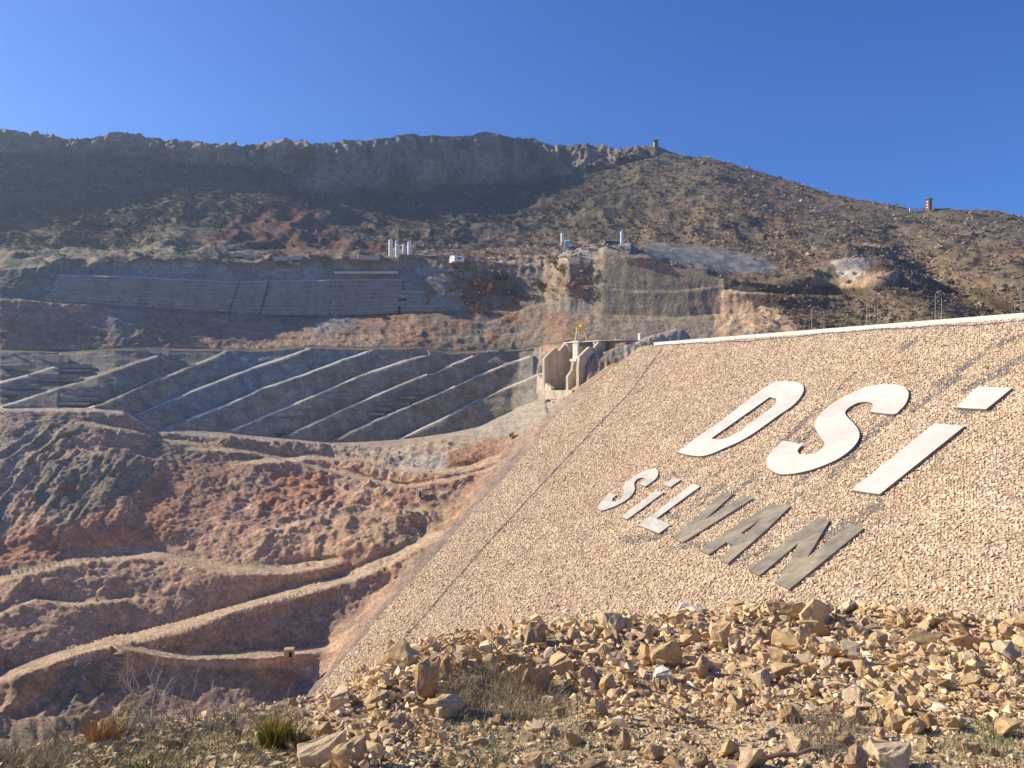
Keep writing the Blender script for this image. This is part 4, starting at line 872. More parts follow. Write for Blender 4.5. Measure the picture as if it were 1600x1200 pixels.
# concrete outlet boxes on the valley side
mat_hole = M('opening_dark', (.015, .013, .012))
def outlet(px, pb, wpx, hpx, label, rz=0., dep=None, mat=None):
    p = land(px, pb); dep = (dep or p.y) - 1.5; m = dep / F; e = empty('outlet_box', V3(px, pb, dep), label, 'concrete box', rz=rz)
    MB().box((0, 0, hpx * m / 2), (wpx * m, wpx * m * .9, hpx * m)).build('body', mat or M('outlet_concrete', (.60, .50, .34), var=.15, scale=1), e, bevel=.1)
    MB().box((wpx * m * .18, -wpx * m * .46, hpx * m * .42), (wpx * m * .34, .12, hpx * m * .66)).build('opening', mat_hole, e)
outlet(798, 683, 8, 8, 'small pale concrete hut with a dark opening at the foot of the slab floor', -.5)
outlet(657, 777, 10, 13, 'pale concrete box with a dark doorway set on the eroded ledge', -.3)
outlet(452, 1026, 15, 13, 'square tan concrete block standing on the low dirt track', .15, None, M('dusty_concrete', (.46, .35, .2), var=.3, scale=1))
outlet(601, 893, 6, 8, 'tiny concrete outlet with a dark hole near the dam edge low down', -.3)
# vehicles
def car(px, pb, lpx, dep, label, col, rz=0., tall=1.0):
    dep = land(px, pb).y - .5
    m = lpx * dep / F; L_, Wd, H = m, m * .42, m * .36 * tall; e = empty('parked_car', V3(px, pb, dep), label, 'car', None, rz)
    mt = M('car_paint_' + str(px), col, rough=.35, var=.03)
    def shell(prof, wd, nm, mat):
        mb = MB(); mb.prism([Vector((x * L_, -wd / 2, z * H)) for x, z in prof], (0, wd, 0)); return mb.build(nm, mat, e, bevel=.06)
    shell([(-.5,.22),(-.49,.52),(-.3,.58),(.36,.60),(.48,.5),(.5,.22)], Wd, 'body', mt)
    shell([(-.26,.58),(-.16,.94),(.30,.98),(.42,.6)], Wd * .9, 'cabin', mt)
    shell([(-.235,.62),(-.15,.90),(.28,.93),(.38,.63)], Wd * .93, 'window', mat_glass)
    for x in (-.31, .31):
        for y in (-1, 1):
            MB().tube((x * L_, y * Wd * .5 - .12, .17 * H), (x * L_, y * Wd * .5 + .12, .17 * H), .19 * H, n=12).build('wheel', mat_dark, e)
car(768, 550.5, 13, 556, 'white off-road car parked on the bench above the diagonal slope', (.78, .78, .76), .1, 1.15)
car(783, 549.5, 10, 566, 'dark pickup parked right behind the white off-road car', (.08, .09, .07))
car(99, 472, 12, 583, 'white van parked under the left end of the terraced wall', (.7, .72, .74), .05, 1.2)
car(23, 554, 10, 540, 'white car on the dirt bench at the left edge', (.7, .7, .7))
car(788, 549, 5, 570, 'small pale blue car at the right of the dark pickup', (.35, .42, .5))
# excavator on the bench and a drill rig
yb = M('dusty_yellow_paint', (.50, .36, .14), var=.2)
b = V3(226, 482, land(226, 482).y - 1); e = empty('excavator', b, 'dusty yellow excavator working on the bench below the terraced wall', 'excavator')
for y in (-1.4, 1.4): MB().box((0, y, .5), (4.6, .7, 1.0)).build('track', mat_dark, e, bevel=.25)
MB().box((-.2, 0, 1.9), (4.4, 2.9, 1.6)).build('body', yb, e, bevel=.15); MB().box((1.3, -.8, 3.0), (1.6, 1.2, 1.6)).build('cab', mat_glass, e, bevel=.1); MB().box((-1.6, 0, 3.0), (1.2, 2.6, .8)).build('counterweight', yb, e, bevel=.1)
MB().tube((1.5, .3, 2.2), (4.4, .3, 4.8), .35).build('boom', yb, e); MB().tube((4.4, .3, 4.8), (5.9, .3, 2.0), .28).build('stick', yb, e); MB().box((5.8, .3, 1.4), (1.1, 1.2, 1.1)).build('bucket', mat_dark, e, bevel=.15)
b = V3(346, 489, land(346, 489).y - 1); e = empty('drill_rig', b, 'tan drilling rig with a tilted mast at the foot of the terraced wall', 'drill rig')
MB().box((0, 0, .6), (5, 2.6, 1.1)).build('track', mat_dark, e, bevel=.2); MB().box((.6, 0, 2.0), (3.6, 2.4, 1.8)).build('body', yb, e, bevel=.1)
MB().tube((-2, 0, 1), (-4.6, 0, 8), .3).build('mast', yb, e); MB().tube((.5, 0, 2.6), (-4.4, 0, 7.2), .2).build('boom', yb, e); MB().tube((-4.6, 0, 8), (-7.6, 0, 8.6), .15).build('jib', yb, e)
b = V3(1183 + 331, 500, 292); e = empty('road_sign', crest_pt(1516, -4, 1.4), 'small dark sign panel just above the parapet left of the rightmost lamps', 'sign')
MB().tube((0, 0, -1.5), (0, 0, 1.6), .08).build('post', mat_steel, e); MB().box((0, 0, 2.0), (1.7, .12, 1.2), .5).build('panel', mat_dark, e)

# ------------------------------------------------------------------ scrub and loose stones on the far bank
def twig_ball(n, seed, flat=.8, leaf=.34):
    r = np.random.default_rng(seed); V = []; 
    for k in range(n):
        c = r.normal(size=3); c /= np.linalg.norm(c); c *= r.random() ** .4; c[2] = abs(c[2]) * flat * 1.6
        a = r.normal(size=(3, 3)) * leaf; V.append(c * .8 + a)
    V = np.concatenate(V); V[:, 2] = np.maximum(V[:, 2], -.1); return V * .62, np.arange(3 * n).reshape(-1, 3)
mat_scrub = M('scrub_twigs', (.2, .2, .2), attr=True, scale=.6, var=.2)
m_int = (GX > -30) & (GX < 1640) & (Bn <= 6)
den = m_int * (1 - cliff) * (sst(-.45, .35, fbm(P + 77, 45, 3)) * .8 + .2) * ((Bn <= 2) * 1. + (Bn >= 3) * ((GX > 1180) * .9 + ((GX > 700) & (GX < 940) & (GY < 470)) * .8))
den *= 1 - .85 * inpoly(GX, GY, [(330,385),(360,345),(430,325),(500,345),(560,380),(640,392),(600,404),(480,404),(340,395)])
den *= 1 - .9 * inpoly(GX, GY, [(1125,455),(1160,440),(1200,465),(1250,520),(1240,560),(1120,560)])
den *= 1 - .95 * ((Bn == 3) & (GX < 1180) & (GX > 985) | inpoly(GX, GY, [(985,380),(1080,380),(1215,410),(1215,432),(1030,410)]) | inpoly(GX, GY, [(1290,415),(1370,415),(1370,468),(1262,468)]))
den *= 1 - .6 * ((GY > 395) & (GX < 700)); ah = np.abs(np.gradient(GY, axis=0)); den *= ah
pr_ = den.ravel() / den.sum(); NB = 19000; pick = rng.choice(len(pr_), NB, p=pr_)
Q = P.reshape(-1, 3)[pick] + rng.normal(0, 1.2, (NB, 3)) * [1, 1, 0]
pxs = np.clip(rng.lognormal(math.log(3.5), .4, NB), 1.8, 9); sz = pxs / F * Q[:, 1]; sz = sz * np.interp(Q[:, 1], [400, 1300], [1.15, .85])
cc = np.array([(.34,.25,.18),(.40,.27,.20),(.28,.25,.14),(.16,.15,.09),(.46,.36,.25)])[rng.choice(5, NB, p=[.36,.22,.2,.14,.08])] * (1 + rng.normal(0, .18, (NB, 1)))
protos = [twig_ball(13, 40 + k, .8, .42) for k in range(8)]
shade_zone = (GX.ravel()[pick] < 1010) & (GY.ravel()[pick] < 365); cc[shade_zone] *= .42  # bushes in the mountain's shadow zone get darker colours to deepen the shade
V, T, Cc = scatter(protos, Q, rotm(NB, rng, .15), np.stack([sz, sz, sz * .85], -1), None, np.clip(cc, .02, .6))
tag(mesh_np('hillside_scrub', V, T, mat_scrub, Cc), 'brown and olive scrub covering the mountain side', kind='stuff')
# shrubs that stand out one by one
mat_sh = {k: M('shrub_' + k, c, var=.35, scale=1.2, rand=.25) for k, c in dict(brown=(.27, .17, .11), olive=(.13, .135, .06), grey=(.25, .2, .15), rust=(.34, .16, .07)).items()}
shp = {k: [mesh_np('crown', *twig_ball(110, 300 + j, .8, .16), mat_sh[k], link=False) for j in range(3)] for k in mat_sh}
stm = MB()
for a in range(5): stm.tube((0, 0, -.3), (.3 * math.cos(a * 1.26), .3 * math.sin(a * 1.26), .45), .03, .015, 4)
stem_me = stm.build('stem', mat_sh['grey']); stem_d = stem_me.data; bpy.data.objects.remove(stem_me)
def shrub(px, py, wpx, kind, label, group, base=None, hs=.8):
    p = base or land(px, py); e = empty('shrub', p, label, 'shrub', group); s_ = wpx / F * p.y
    c = bpy.data.objects.new('crown', random.choice(shp[kind])); C.objects.link(c); c.parent = e; c.scale = (s_, s_ * .9, s_ * hs); c.rotation_euler = (0, 0, random.uniform(0, 6)); c.location = (0, 0, s_ * .08)
    c = bpy.data.objects.new('stem', stem_d); C.objects.link(c); c.parent = e; c.scale = (s_, s_, s_)
for px, py, wd, kd, lb in [(795,412,26,'brown','round brown shrub on the tan spoil beside the slant-roofed shed'),(782,440,30,'brown','large russet shrub on the slope left of the big rock cut'),(760,462,34,'rust','orange-brown shrub mass above the brown cliff, left of its neighbour'),
    (745,450,26,'rust','orange-brown shrub nearest the blue-grey spoil fan'),(745,487,24,'brown','brown shrub on the bench edge under the orange shrubs'),(735,475,18,'brown','small brown shrub hanging at the spoil fan edge'),(893,452,26,'brown','rounded brown shrub against the left side of the big rock cut'),
    (880,425,22,'rust','reddish shrub just below the bluish spoil heap'),(868,412,20,'brown','brown shrub at the left shoulder of the rock hump'),(800,462,20,'olive','olive shrub between the russet shrubs and the gully'),(106,684,16,'rust','rust-coloured shrub high on the green gullied slope'),
    (102,768,22,'brown','round brown shrub in the middle of the green gullied slope'),(25,682,16,'brown','brown shrub at the left edge of the gullied slope'),(570,362,12,'rust','rust shrub above the dark red slope, left of two'),(582,372,12,'rust','rust shrub above the dark red slope, right of two'),
    (842,448,18,'olive','dark olive shrub beside the pale gully streak'),(720,440,18,'brown','brown shrub on top of the spoil fan')]:
    shrub(px, py, wd, kd, lb, None)
for k in range(70):
    px = random.uniform(600, 1130); py = 390 + random.uniform(-22, -2) - (px > 980) * (px - 980) * .12; kd = random.choice(['brown', 'grey', 'grey', 'olive']); shrub(px, py, random.uniform(6, 11), kd, f'small {kd} shrub in the scrub strip ' + ('right behind the silo cluster' if px < 700 else 'between the silo cluster and the lone left silo' if px < 879 else 'between the two lone silos' if px < 972 else 'right of the lone right-hand silo'), 'shrubs in the strip of scrub behind the silos')
for k in range(60):
    px = random.uniform(1150, 1600); py = random.uniform(440, 478 if px < 1300 else 500); shrub(px, py, random.uniform(8, 15), (kd := random.choice(['brown', 'grey', 'olive', 'olive'])), f'bushy {kd} shrub on the hill above the parapet, ' + ('left of the grey scree chute' if px < 1300 else 'near the grey scree chute' if px < 1420 else 'by the dark ravine at right'), 'shrubs on the hill above the crest parapet')
for k in range(34):
    px = random.uniform(0, 560); p = V3(px, float(cat(CUR[0], px)[0]) + 1.5, float(cat(CUR[0], px)[1])); shrub(px, 0, random.uniform(4, 8), (kd := random.choice(['brown', 'grey'])), f'tiny {kd} shrub on the skyline ' + ('at the far left' if px < 190 else 'left of the first cliff block' if px < 400 else 'above the left end of the tall cliff'), 'shrubs on the left skyline', p)
# loose stones and rubble on the valley side
m_st = (GX > -20) & (GX < bx - 2) & (Bn >= 5)
den = m_st * (.25 + 1.6 * inpoly(wx, wy, [(400,700),(760,690),(740,760),(640,800),(500,760),(420,740)]) + 1.2 * inpoly(wx, wy, [(0,640),(60,640),(60,760),(0,800)]) + 1.3 * inpoly(wx, wy, [(560,980),(640,900),(500,1085),(450,1060)]) + 1.5 * onled) * (1 - .9 * slopez) * (Bn != 7)
den = den + 1.6 * (Bn == 5) * inpoly(GX, GY, [(300,542),(470,526),(600,530),(600,546),(300,546)]); den *= ah
pr_ = den.ravel() / den.sum(); NS = 19000; pick = rng.choice(len(pr_), NS, p=pr_); Q = P.reshape(-1, 3)[pick]
sz = np.clip(rng.lognormal(math.log(1.5), .45, NS), .8, 7) / F * Q[:, 1]
cc = COL.reshape(-1, 3)[pick] * (1.25 + rng.normal(0, .2, (NS, 1))) + .03
small = [hull(7, (.5, .5, .5), 900 + k) for k in range(8)]
V, T, Cc = scatter(small, Q, rotm(NS, rng), np.stack([sz, sz, sz * .7], -1) * rng.uniform(.7, 1.3, (NS, 3)), None, np.clip(cc, .03, .7))
tag(mesh_np('scree', V, T, mat_rip, Cc), 'loose broken stones scattered over the eroded valley side', kind='stuff')

# ------------------------------------------------------------------ the rubble ridge in the foreground
RID = cv((-600,1330),(-300,1270),(-150,1225),(0,1182),(120,1160),(200,1142),(300,1126),(400,1108),(470,1096),(530,1088),(600,1052),(650,1032),(700,1014),(760,1002),(830,996),(900,992),(960,988),(1030,982),(1100,972),(1180,966),(1260,964),(1340,966),(1420,976),(1500,984),(1600,990),(1800,1000),(2400,1004))
k_ = (RID[:, 1] - 600) / F; rd = 1.75 / (k_ - .13); rX = (RID[:, 0] - 800) / F * rd; rY = rd
plan = np.array([(-70., -60.), (-18., -8.), (-8., .2)] + list(zip(rX, rY)) + [(40., 12.), (120., 20.)])
def ridge_dist(X, Y):
    """signed distance outside the ridge line (positive beyond it)"""
    best = np.full(X.shape, 1e9); sg = np.ones(X.shape)
    for (x0, y0), (x1, y1) in zip(plan[:-1], plan[1:]):
        dx, dy = x1 - x0, y1 - y0; t = np.clip(((X - x0) * dx + (Y - y0) * dy) / (dx * dx + dy * dy), 0, 1)
        d = np.hypot(X - x0 - t * dx, Y - y0 - t * dy); s_ = dx * (Y - y0) - dy * (X - x0); m = d < best; best = np.where(m, d, best); sg = np.where(m, np.sign(s_), sg)
    return best * sg
def ground_z(X, Y, fine_=True, drop=True):
    X = np.asarray(X, float); Y = np.asarray(Y, float); rdst = ridge_dist(X, Y); Z = -1.75 - .13 * Y
    Z = Z + .13 * np.exp(-((rdst + .45) / .55) ** 2) * sst(-1.6, -.8, X)
    if drop: Z = Z - np.where(rdst > 0, .85 * rdst - .12 * (1 - np.exp(-rdst * 5)), 0)
    G3 = np.stack([X, Y, X * 0], -1)
    Z = Z + .05 * fbm(G3, 1.1, 3) - .10 * np.exp(-((X - 1.3) / 1.0) ** 2 - ((Y - 6.6) / .5) ** 2)
    if fine_: Z = Z + .028 * fbm(G3 + 9, .22, 4) + .012 * fbm(G3 + 9, .06, 2)
    return Z
mat_soil = M('stony_soil', (.64, .48, .28), var=.4, scale=.16, bump=.03, bscale=.05, col2=(.44, .33, .20), detail=10)
gx, gy = np.meshgrid(np.concatenate([np.arange(-11, -5, .12), np.arange(-5, 9.5, .058), np.arange(9.5, 20, .15)]), np.concatenate([np.arange(-3, 2.5, .15), np.arange(2.5, 11, .058), np.arange(11, 20, .15)]))
gz = ground_z(gx, gy); idx = np.arange(gx.size).reshape(gx.shape)
tag(mesh_np('ground', np.stack([gx, gy, gz], -1), np.stack([idx[:-1, :-1], idx[:-1, 1:], idx[1:, 1:], idx[1:, :-1]], -1).reshape(-1, 4), mat_soil, smooth=True), 'tan stony soil of the ridge in the foreground', kind='structure')
ox, oy = np.meshgrid(np.arange(-200, 300, 3.), np.arange(-150, 230, 3.)); oz = ground_z(ox, oy, False) - .35; oz -= 2.5 * ((ox > -12) & (ox < 21) & (oy > -4) & (oy < 21)); oz = np.maximum(oz, -174)
idx = np.arange(ox.size).reshape(ox.shape)
tag(mesh_np('near_hillside', np.stack([ox, oy, oz], -1), np.stack([idx[:-1, :-1], idx[:-1, 1:], idx[1:, 1:], idx[1:, :-1]], -1).reshape(-1, 4), mat_soil, smooth=True), 'steep stony hillside falling away beyond the foreground ridge', kind='structure')
def gpt(px, py):
    """point of the foreground ground under a photo position"""
    k = (py - 600) / F; d = 1.75 / max(k - .13, .05)
    for _ in range(3):
        z = float(ground_z(np.array([(px - 800) / F * d]), np.array([d]), True, False)[0]); d = min(d * 1.1, max(d * .9, -z / k))
    return (px - 800) / F * d, d, z
rock_mats = [M('limestone_' + n_, c, var=.25, scale=.12, bump=.012, bscale=.035, col2=c2, rand=.12, detail=9) for n_, c, c2 in (('tan', (.68, .48, .245), (.58, .40, .205)), ('pale', (.70, .545, .34), (.60, .45, .275)), ('brown', (.54, .37, .195), (.43, .29, .16)), ('white', (.76, .70, .60), (.68, .6, .48)), ('orange', (.58, .34, .13), (.5, .33, .18)))]
big_v = []
for k in range(20):
    V, T = hull(10 + k % 6, (1, .75 + .03 * (k % 7), .62 + .05 * (k % 5)), 500 + k, sub=1, rough=.085, clip=9); q_ = Matrix.Rotation(k * 1.3, 3, Vector((.3, 1, .2 * k % 1))); V = V @ np.array(q_)
    c = (V.max(0) + V.min(0)) / 2; V = (V - c) / (V.max(0) - V.min(0)); big_v.append((V, T))
rk_me = {}
def rock_mesh(k, m):
    if (k, m) not in rk_me: rk_me[(k, m)] = mesh_np('rock', *big_v[k], rock_mats[m], link=False)
    return rk_me[(k, m)]
TN, PL, BR, WH, OR = range(5)
def rock(px, pb, wpx, hpx, label, group, m=None, seed=None, yaw=None, roll=0., dist=None):
    x, d, z = gpt(px, pb - hpx * .10); sc = d / F; r = random.Random(seed if seed is not None else int(px * 31 + pb))
    if m is None: m = r.choices([TN, PL, BR], [.6, .25, .15])[0]
    if group: label = ('small' if wpx < 16 else 'big' if wpx > 27 else 'medium') + ' ' + ('tan', 'pale cream', 'brown', 'white', 'orange')[m] + ' ' + label
    o = bpy.data.objects.new('rock', rock_mesh(r.randrange(20), m)); C.objects.link(o)
    w_, h_ = wpx * sc, hpx * sc; o.scale = (w_ * 1.02, min(w_, h_ * 1.4) * r.uniform(.75, 1.0), h_ * 1.25)
    o.rotation_euler = (r.uniform(-.15, .15), roll or r.uniform(-.16, .16), r.choice([0, math.pi]) + r.uniform(-.25, .25)); o.location = (x, d + o.scale[1] * .35, z + h_ * .36)
    return tag(o, label, 'rock', group)
NAMED = [
 (667,1108,46,74,BR,'tall upright brown boulder, the highest standing stone in the left of the rubble',0,.05),(692,1128,64,34,TN,'flat wide tan boulder lying at the foot of the tall upright brown boulder',0,-.1),
 (624,1056,56,44,TN,'big wedge-shaped tan boulder leaning on the ridge left of the tall upright boulder',0,-.2),(604,1056,26,50,PL,'pale split slab leaning against the wedge-shaped boulder on the ridge',0,.5),
 (531,1116,34,38,PL,'pointed pale boulder at the left end of the rubble, near the riprap corner',0,.2),(541,1121,18,16,WH,'small whitish stone resting against the pointed pale boulder',0,.4),
 (585,1112,40,28,TN,'square tan block right of the pointed pale boulder',0,0),(589,1127,30,14,TN,'flat tan block under the square block',0,0),(614,1099,40,16,BR,'thin tan slab tilted on the rubble left of the tall boulder',0,-.4),
 (640,1106,22,18,TN,'small block touching the left side of the tall upright boulder',0,0),(502,1204,84,40,PL,'large layered slab at the bottom edge left of centre',0,-.25),(543,1210,56,44,TN,'pointed tan boulder cut by the bottom edge beside the layered slab',0,-.3),
 (577,1168,26,26,TN,'upright tan block above the layered slab near the bottom',0,0),(604,1160,36,20,BR,'flat brownish slab right of the upright tan block near the bottom',0,-.2),(695,1062,20,34,BR,'brown upright stone on the ridge just right of the tall boulder',0,.1),
 (961,999,48,38,PL,'big rounded boulder with one shaded side standing up against the riprap, centre of the ridge',0,-.25),(835,1016,44,40,BR,'dark-topped boulder on the ridge where the middle of the heap begins',0,.3),
 (812,1050,46,32,BR,'brown boulder below the dark-topped one at the shaded edge of the heap',0,0),(842,1090,52,46,BR,'greyish brown boulder half buried in dry grass, lowest of the shaded row',0,-.3),(877,1062,40,34,TN,'tan boulder above and right of the greyish half-buried one',0,0),
 (915,1078,40,32,TN,'oval tan boulder between two blocks in the middle of the heap',0,-.5),(950,1086,30,28,TN,'roof-shaped tan block right of the oval boulder',0,0),(1011,1042,20,32,TN,'narrow knuckled stone standing left of the large triangular boulder',0,.1),
 (1045,1050,56,48,TN,'large triangular tan boulder in the centre of the heap above the white stone',0,.1),(1036,1075,28,28,WH,'bright white stone, the only white one in the middle of the rubble',0,.2),(1080,974,44,26,WH,'cream-white boulder on the ridge crest against the riprap',0,-.3),
 (1078,1016,42,22,TN,'flat tan boulder above the large triangular one',0,.1),(1127,1018,32,42,TN,'tall tapering tan boulder standing in the upper middle of the heap',0,.1),(1152,962,28,22,BR,'boulder with a dark front on the crest, left of a row of two',0,.2),
 (1183,962,28,18,TN,'tan boulder on the crest just right of the dark-fronted one',0,0),(1097,1064,26,34,TN,'leaning narrow tan slab right of the white stone',0,-.4),(1168,1102,28,24,TN,'cube-like tan stone alone on the gravel below the heap',0,.2),
 (911,1108,32,24,TN,'ribbed tan stone lying below the oval boulder',0,-.3),(896,1170,32,28,TN,'faceted tan block standing in the dry grass low in the middle',0,0),(976,1174,22,28,TN,'split tan stone with a bright side, low in the middle',0,.2),
 (1024,1194,36,26,TN,'broad flat tan stone near the bottom edge, middle',0,0),(1148,1188,46,32,TN,'dark-sided squarish boulder near the bottom, right of middle',0,0),(1176,1212,48,42,PL,'pale boulder cut by the bottom edge beside the squarish one',0,0),
 (1285,994,58,52,PL,'largest pale block of the heap, rising on the crest at right',0,-.05),(1229,974,58,30,BR,'broad dark-streaked boulder on the crest left of the largest pale block',0,0),(1280,1010,72,34,TN,'long tan slab sloping down to the right below the largest pale block',0,.5),
 (1331,966,30,26,PL,'pale pointed stone on the crest right of the largest block',0,.3),(1229,1028,46,40,TN,'striped tan boulder under the crest, left of the long sloping slab',0,-.6),(1273,1028,26,28,TN,'rounded tan stone under the long sloping slab',0,0),
 (1301,1033,34,24,TN,'square dark-sided stone right of the rounded one under the slab',0,0),(1337,1035,40,28,PL,'pale curved boulder in the middle right of the heap',0,.15),(1448,1018,62,28,BR,'long low brown boulder at the right of the heap',0,.1),
 (1526,1026,76,30,TN,'longest low boulder on the right, half sunk in gravel',0,0),(1584,1040,46,30,PL,'rounded pale boulder at the right edge',0,0),(1403,1053,34,18,TN,'flat leaf-shaped stone left of the long low brown boulder',0,0),(1353,1063,46,26,TN,'long tan boulder below the pale curved one',0,.3),
 (1333,1112,38,26,PL,'pale block with a dark right side, alone over the dry grass patch at right',0,0),(1411,1122,64,34,TN,'big flat cracked boulder low on the right',0,-.1),(1234,1132,36,24,OR,'orange-sided block low down right of middle',0,.15),(1521,1078,36,18,TN,'low rounded stone casting a shadow on the right gravel',0,0),
 (1521,1043,36,22,PL,'pale block in front of the longest low boulder',0,.3),(1453,1143,30,24,OR,'orange-tan block right of the big cracked boulder',0,0),(1435,1153,36,26,TN,'tan boulder leaning below the orange-tan block',0,.3),(1495,1149,42,24,TN,'flat tan slab low on the right',0,.4),
 (1402,1212,66,40,PL,'large pale boulder cut by the bottom edge at right',0,.1),(1343,1212,46,32,BR,'brown boulder cut by the bottom edge left of the large pale one',0,0),(1253,1179,32,22,PL,'pale stone just above the dry branch',0,0),(1586,1160,38,30,TN,'tan boulder at the right edge near the bottom',0,0),
 (1476,966,22,17,BR,'thin dark stone standing on edge alone on the crest at far right',0,.4),(213,1173,38,16,TN,'flat tan stone in the grass at lower left',0,0),(262,1173,24,16,BR,'brown stone with a dark side at lower left',0,0),(507,1151,24,18,TN,'tan stone right of the green tussock',0,0),
 (380,1178,24,16,PL,'small pointed pale stone below the green tussock',0,.3),(440,1108,16,10,PL,'small tan stone on the left ridge line',0,0),(456,1105,16,12,TN,'small block on the left ridge line just before the riprap corner',0,0),
]
for px, pb, wd, hh, m, lb, _, roll in NAMED: rock(px, pb, wd, hh, lb, None, m, roll=roll)
MORE = [(898,1006,22,22),(875,1006,16,14),(884,1032,26,22),(877,1080,20,18),(1190,1012,34,30),(1168,1020,26,20),(1150,1024,24,32),(938,1122,28,20),(1063,1128,26,22),(833,1208,32,26),(927,1210,48,22),(1053,1212,42,24),(1348,967,20,16),(1365,969,20,12),(1196,1011,32,28),(1219,1043,40,22),(1257,1015,22,36),(1377,1021,32,26),(1256,1043,38,18),(1230,1069,38,26),(1298,1059,28,28),(1322,1059,24,26),(1266,1065,24,28),(1193,1081,30,28),(1274,1093,28,24),(1381,1085,22,20),(1518,1181,26,20),(1378,1133,26,22),(1400,1147,30,26),(1338,1135,30,24),(1542,1131,30,20),(1590,1061,22,20),(1186,1207,32,42),(1362,1185,24,22),(762,1014,22,20),(780,1022,20,22),(745,1040,24,28),(725,1030,26,18),(720,1052,20,24),(765,1048,26,22),(790,1040,22,26)]
ZON = [((560,1000,740,1130),'rock in the left rubble around the tall upright boulder','rocks around the tall upright boulder'),((740,990,1000,1110),'rock in the shaded middle stretch of the ridge','rocks in the shaded middle of the ridge'),
       ((1000,960,1240,1090),'rock in the heap between the triangular boulder and largest block','rocks in the central heap'),((1240,960,1420,1090),'rock in the dense heap around the largest pale block','rocks around the largest pale block'),
       ((1420,965,1640,1100),'rock on the flatter gravel at the right ridge end','rocks on the right end of the ridge'),((740,1090,1200,1215),'rock lying on the gravel slope in the lower middle','rocks on the lower middle slope'),((1200,1090,1640,1215),'rock lying on the gravel slope at lower right','rocks on the lower right slope'),((0,1090,560,1215),'rock on the grassy slope at lower left','rocks on the lower left slope')]
def zone(px, py):
    for (a, b, c, d), l, g in ZON:
        if a <= px < c and b <= py < d: return l, g
    return ZON[6][1:]
for px, pb, wd, hh in MORE: l, g = zone(px, pb); rock(px, pb, wd, hh, l, g)
cnt = 0; taken = [(a[0], a[1] - a[3] / 2, a[2], a[3]) for a in NAMED] + [(a[0], a[1] - a[3] / 2, a[2], a[3]) for a in MORE]
while cnt < 185:
    px = random.uniform(20, 1620); y0 = float(np.interp(px, RID[:, 0], RID[:, 1])); py = y0 + random.random() ** (1.7 if px > 560 else 1.1) * (1215 - y0)
    wgt_ = 1.0 if (px > 560 and py < y0 + 110) else .55
    if px < 560: wgt_ = .35
    if 700 < px < 880 and 1060 < py < 1125: wgt_ = .1
    if random.random() > wgt_: continue
    wd = min(42, max(11, random.lognormvariate(math.log((23 if py < y0 + 110 else 18) if px > 560 else 12), .32))); hh = wd * random.uniform(.5, .95)
    if any(abs(px - t[0]) < (wd + t[2]) * .42 and abs(py - hh / 2 - t[1]) < (hh + t[3]) * .42 for t in taken): continue
    taken.append((px, py - hh / 2, wd, hh)); l, g = zone(px, py); rock(px, max(py, y0 + 2), wd, hh, l, g); cnt += 1
# the countless small stones between them
NSM = 38000
px = rng.uniform(-60, 1680, NSM); y0 = np.interp(px, RID[:, 0], RID[:, 1]); py = y0 - 4 + rng.random(NSM) ** 1.25 * (1235 - y0)
ok = rng.random(NSM) < np.where(px < 520, .55, 1.) * np.where((px > 690) & (px < 900) & (py > 1065) & (py < 1130), .35, 1); px, py = px[ok], py[ok]
k = (py - 600) / F; d = 1.75 / (k - .13); X = (px - 800) / F * d; Y = d; Z = ground_z(X, Y)
sz = np.clip(rng.lognormal(math.log(3.5), .5, len(px)), 1.6, 13) / F * 7.2
lay = np.stack([X, Y, Z + sz * .18], -1); n = len(px)
cb = np.array([(.66, .49, .28), (.58, .42, .23), (.70, .54, .34), (.49, .35, .20), (.62, .53, .42), (.56, .34, .16)])[rng.choice(6, n, p=[.36, .25, .17, .14, .05, .03])] * (1 + rng.normal(0, .10, (n, 1)))
sm_p = [hull(6 + k % 3, (.7, .5, .38), 700 + k, clip=9) for k in range(16)]
V, T, Cc = scatter(sm_p, lay, rotm(n, rng, .6), sz[:, None] * rng.uniform(.65, 1.25, (n, 3)), None, np.clip(cb, .05, .8))
big_n = 3800; bpx = rng.uniform(540, 1660, big_n); b0 = np.interp(bpx, RID[:, 0], RID[:, 1]); bpy_ = b0 + rng.random(big_n) ** 1.6 * 160; kb = (bpy_ - 600) / F; bd = 1.75 / (kb - .13); bX = (bpx - 800) / F * bd
bsz = np.clip(rng.lognormal(math.log(13.5), .38, big_n), 6, 32) / F * bd; bZ = ground_z(bX, bd, True, False) + rng.uniform(.0, .10, big_n)
keep_ = ~((bpx > 690) & (bpx < 900) & (bpy_ > 1065)); cbb = np.array([(.70, .50, .27), (.60, .42, .22), (.76, .59, .38), (.50, .34, .19)])[rng.choice(4, big_n, p=[.4, .25, .2, .15])] * (1 + rng.normal(0, .08, (big_n, 1)))
mid_p = [hull(8 + k % 3, (1, .8, .62), 1200 + k, clip=9) for k in range(16)]; mid_p = [(v * .5, t) for v, t in mid_p]
MV, MT, MC = scatter(mid_p, np.stack([bX, bd, bZ + bsz * .15], -1)[keep_], rotm(int(keep_.sum()), rng, .7), bsz[keep_][:, None] * rng.uniform(.7, 1.2, (int(keep_.sum()), 3)), None, cbb[keep_])
mat_peb = M('limestone_pebbles', (.5, .4, .3), attr=True, scale=.05, var=.2, bump=.004, bscale=.02)
tag(mesh_np('gravel', V, T, mat_peb, Cc), 'loose tan gravel and stone chips on the foreground ridge', kind='stuff')
tag(mesh_np('rubble', MV, MT, mat_peb, np.clip(MC, .05, .8)), 'lesser broken stones filling the gaps between the foreground rocks', kind='stuff')

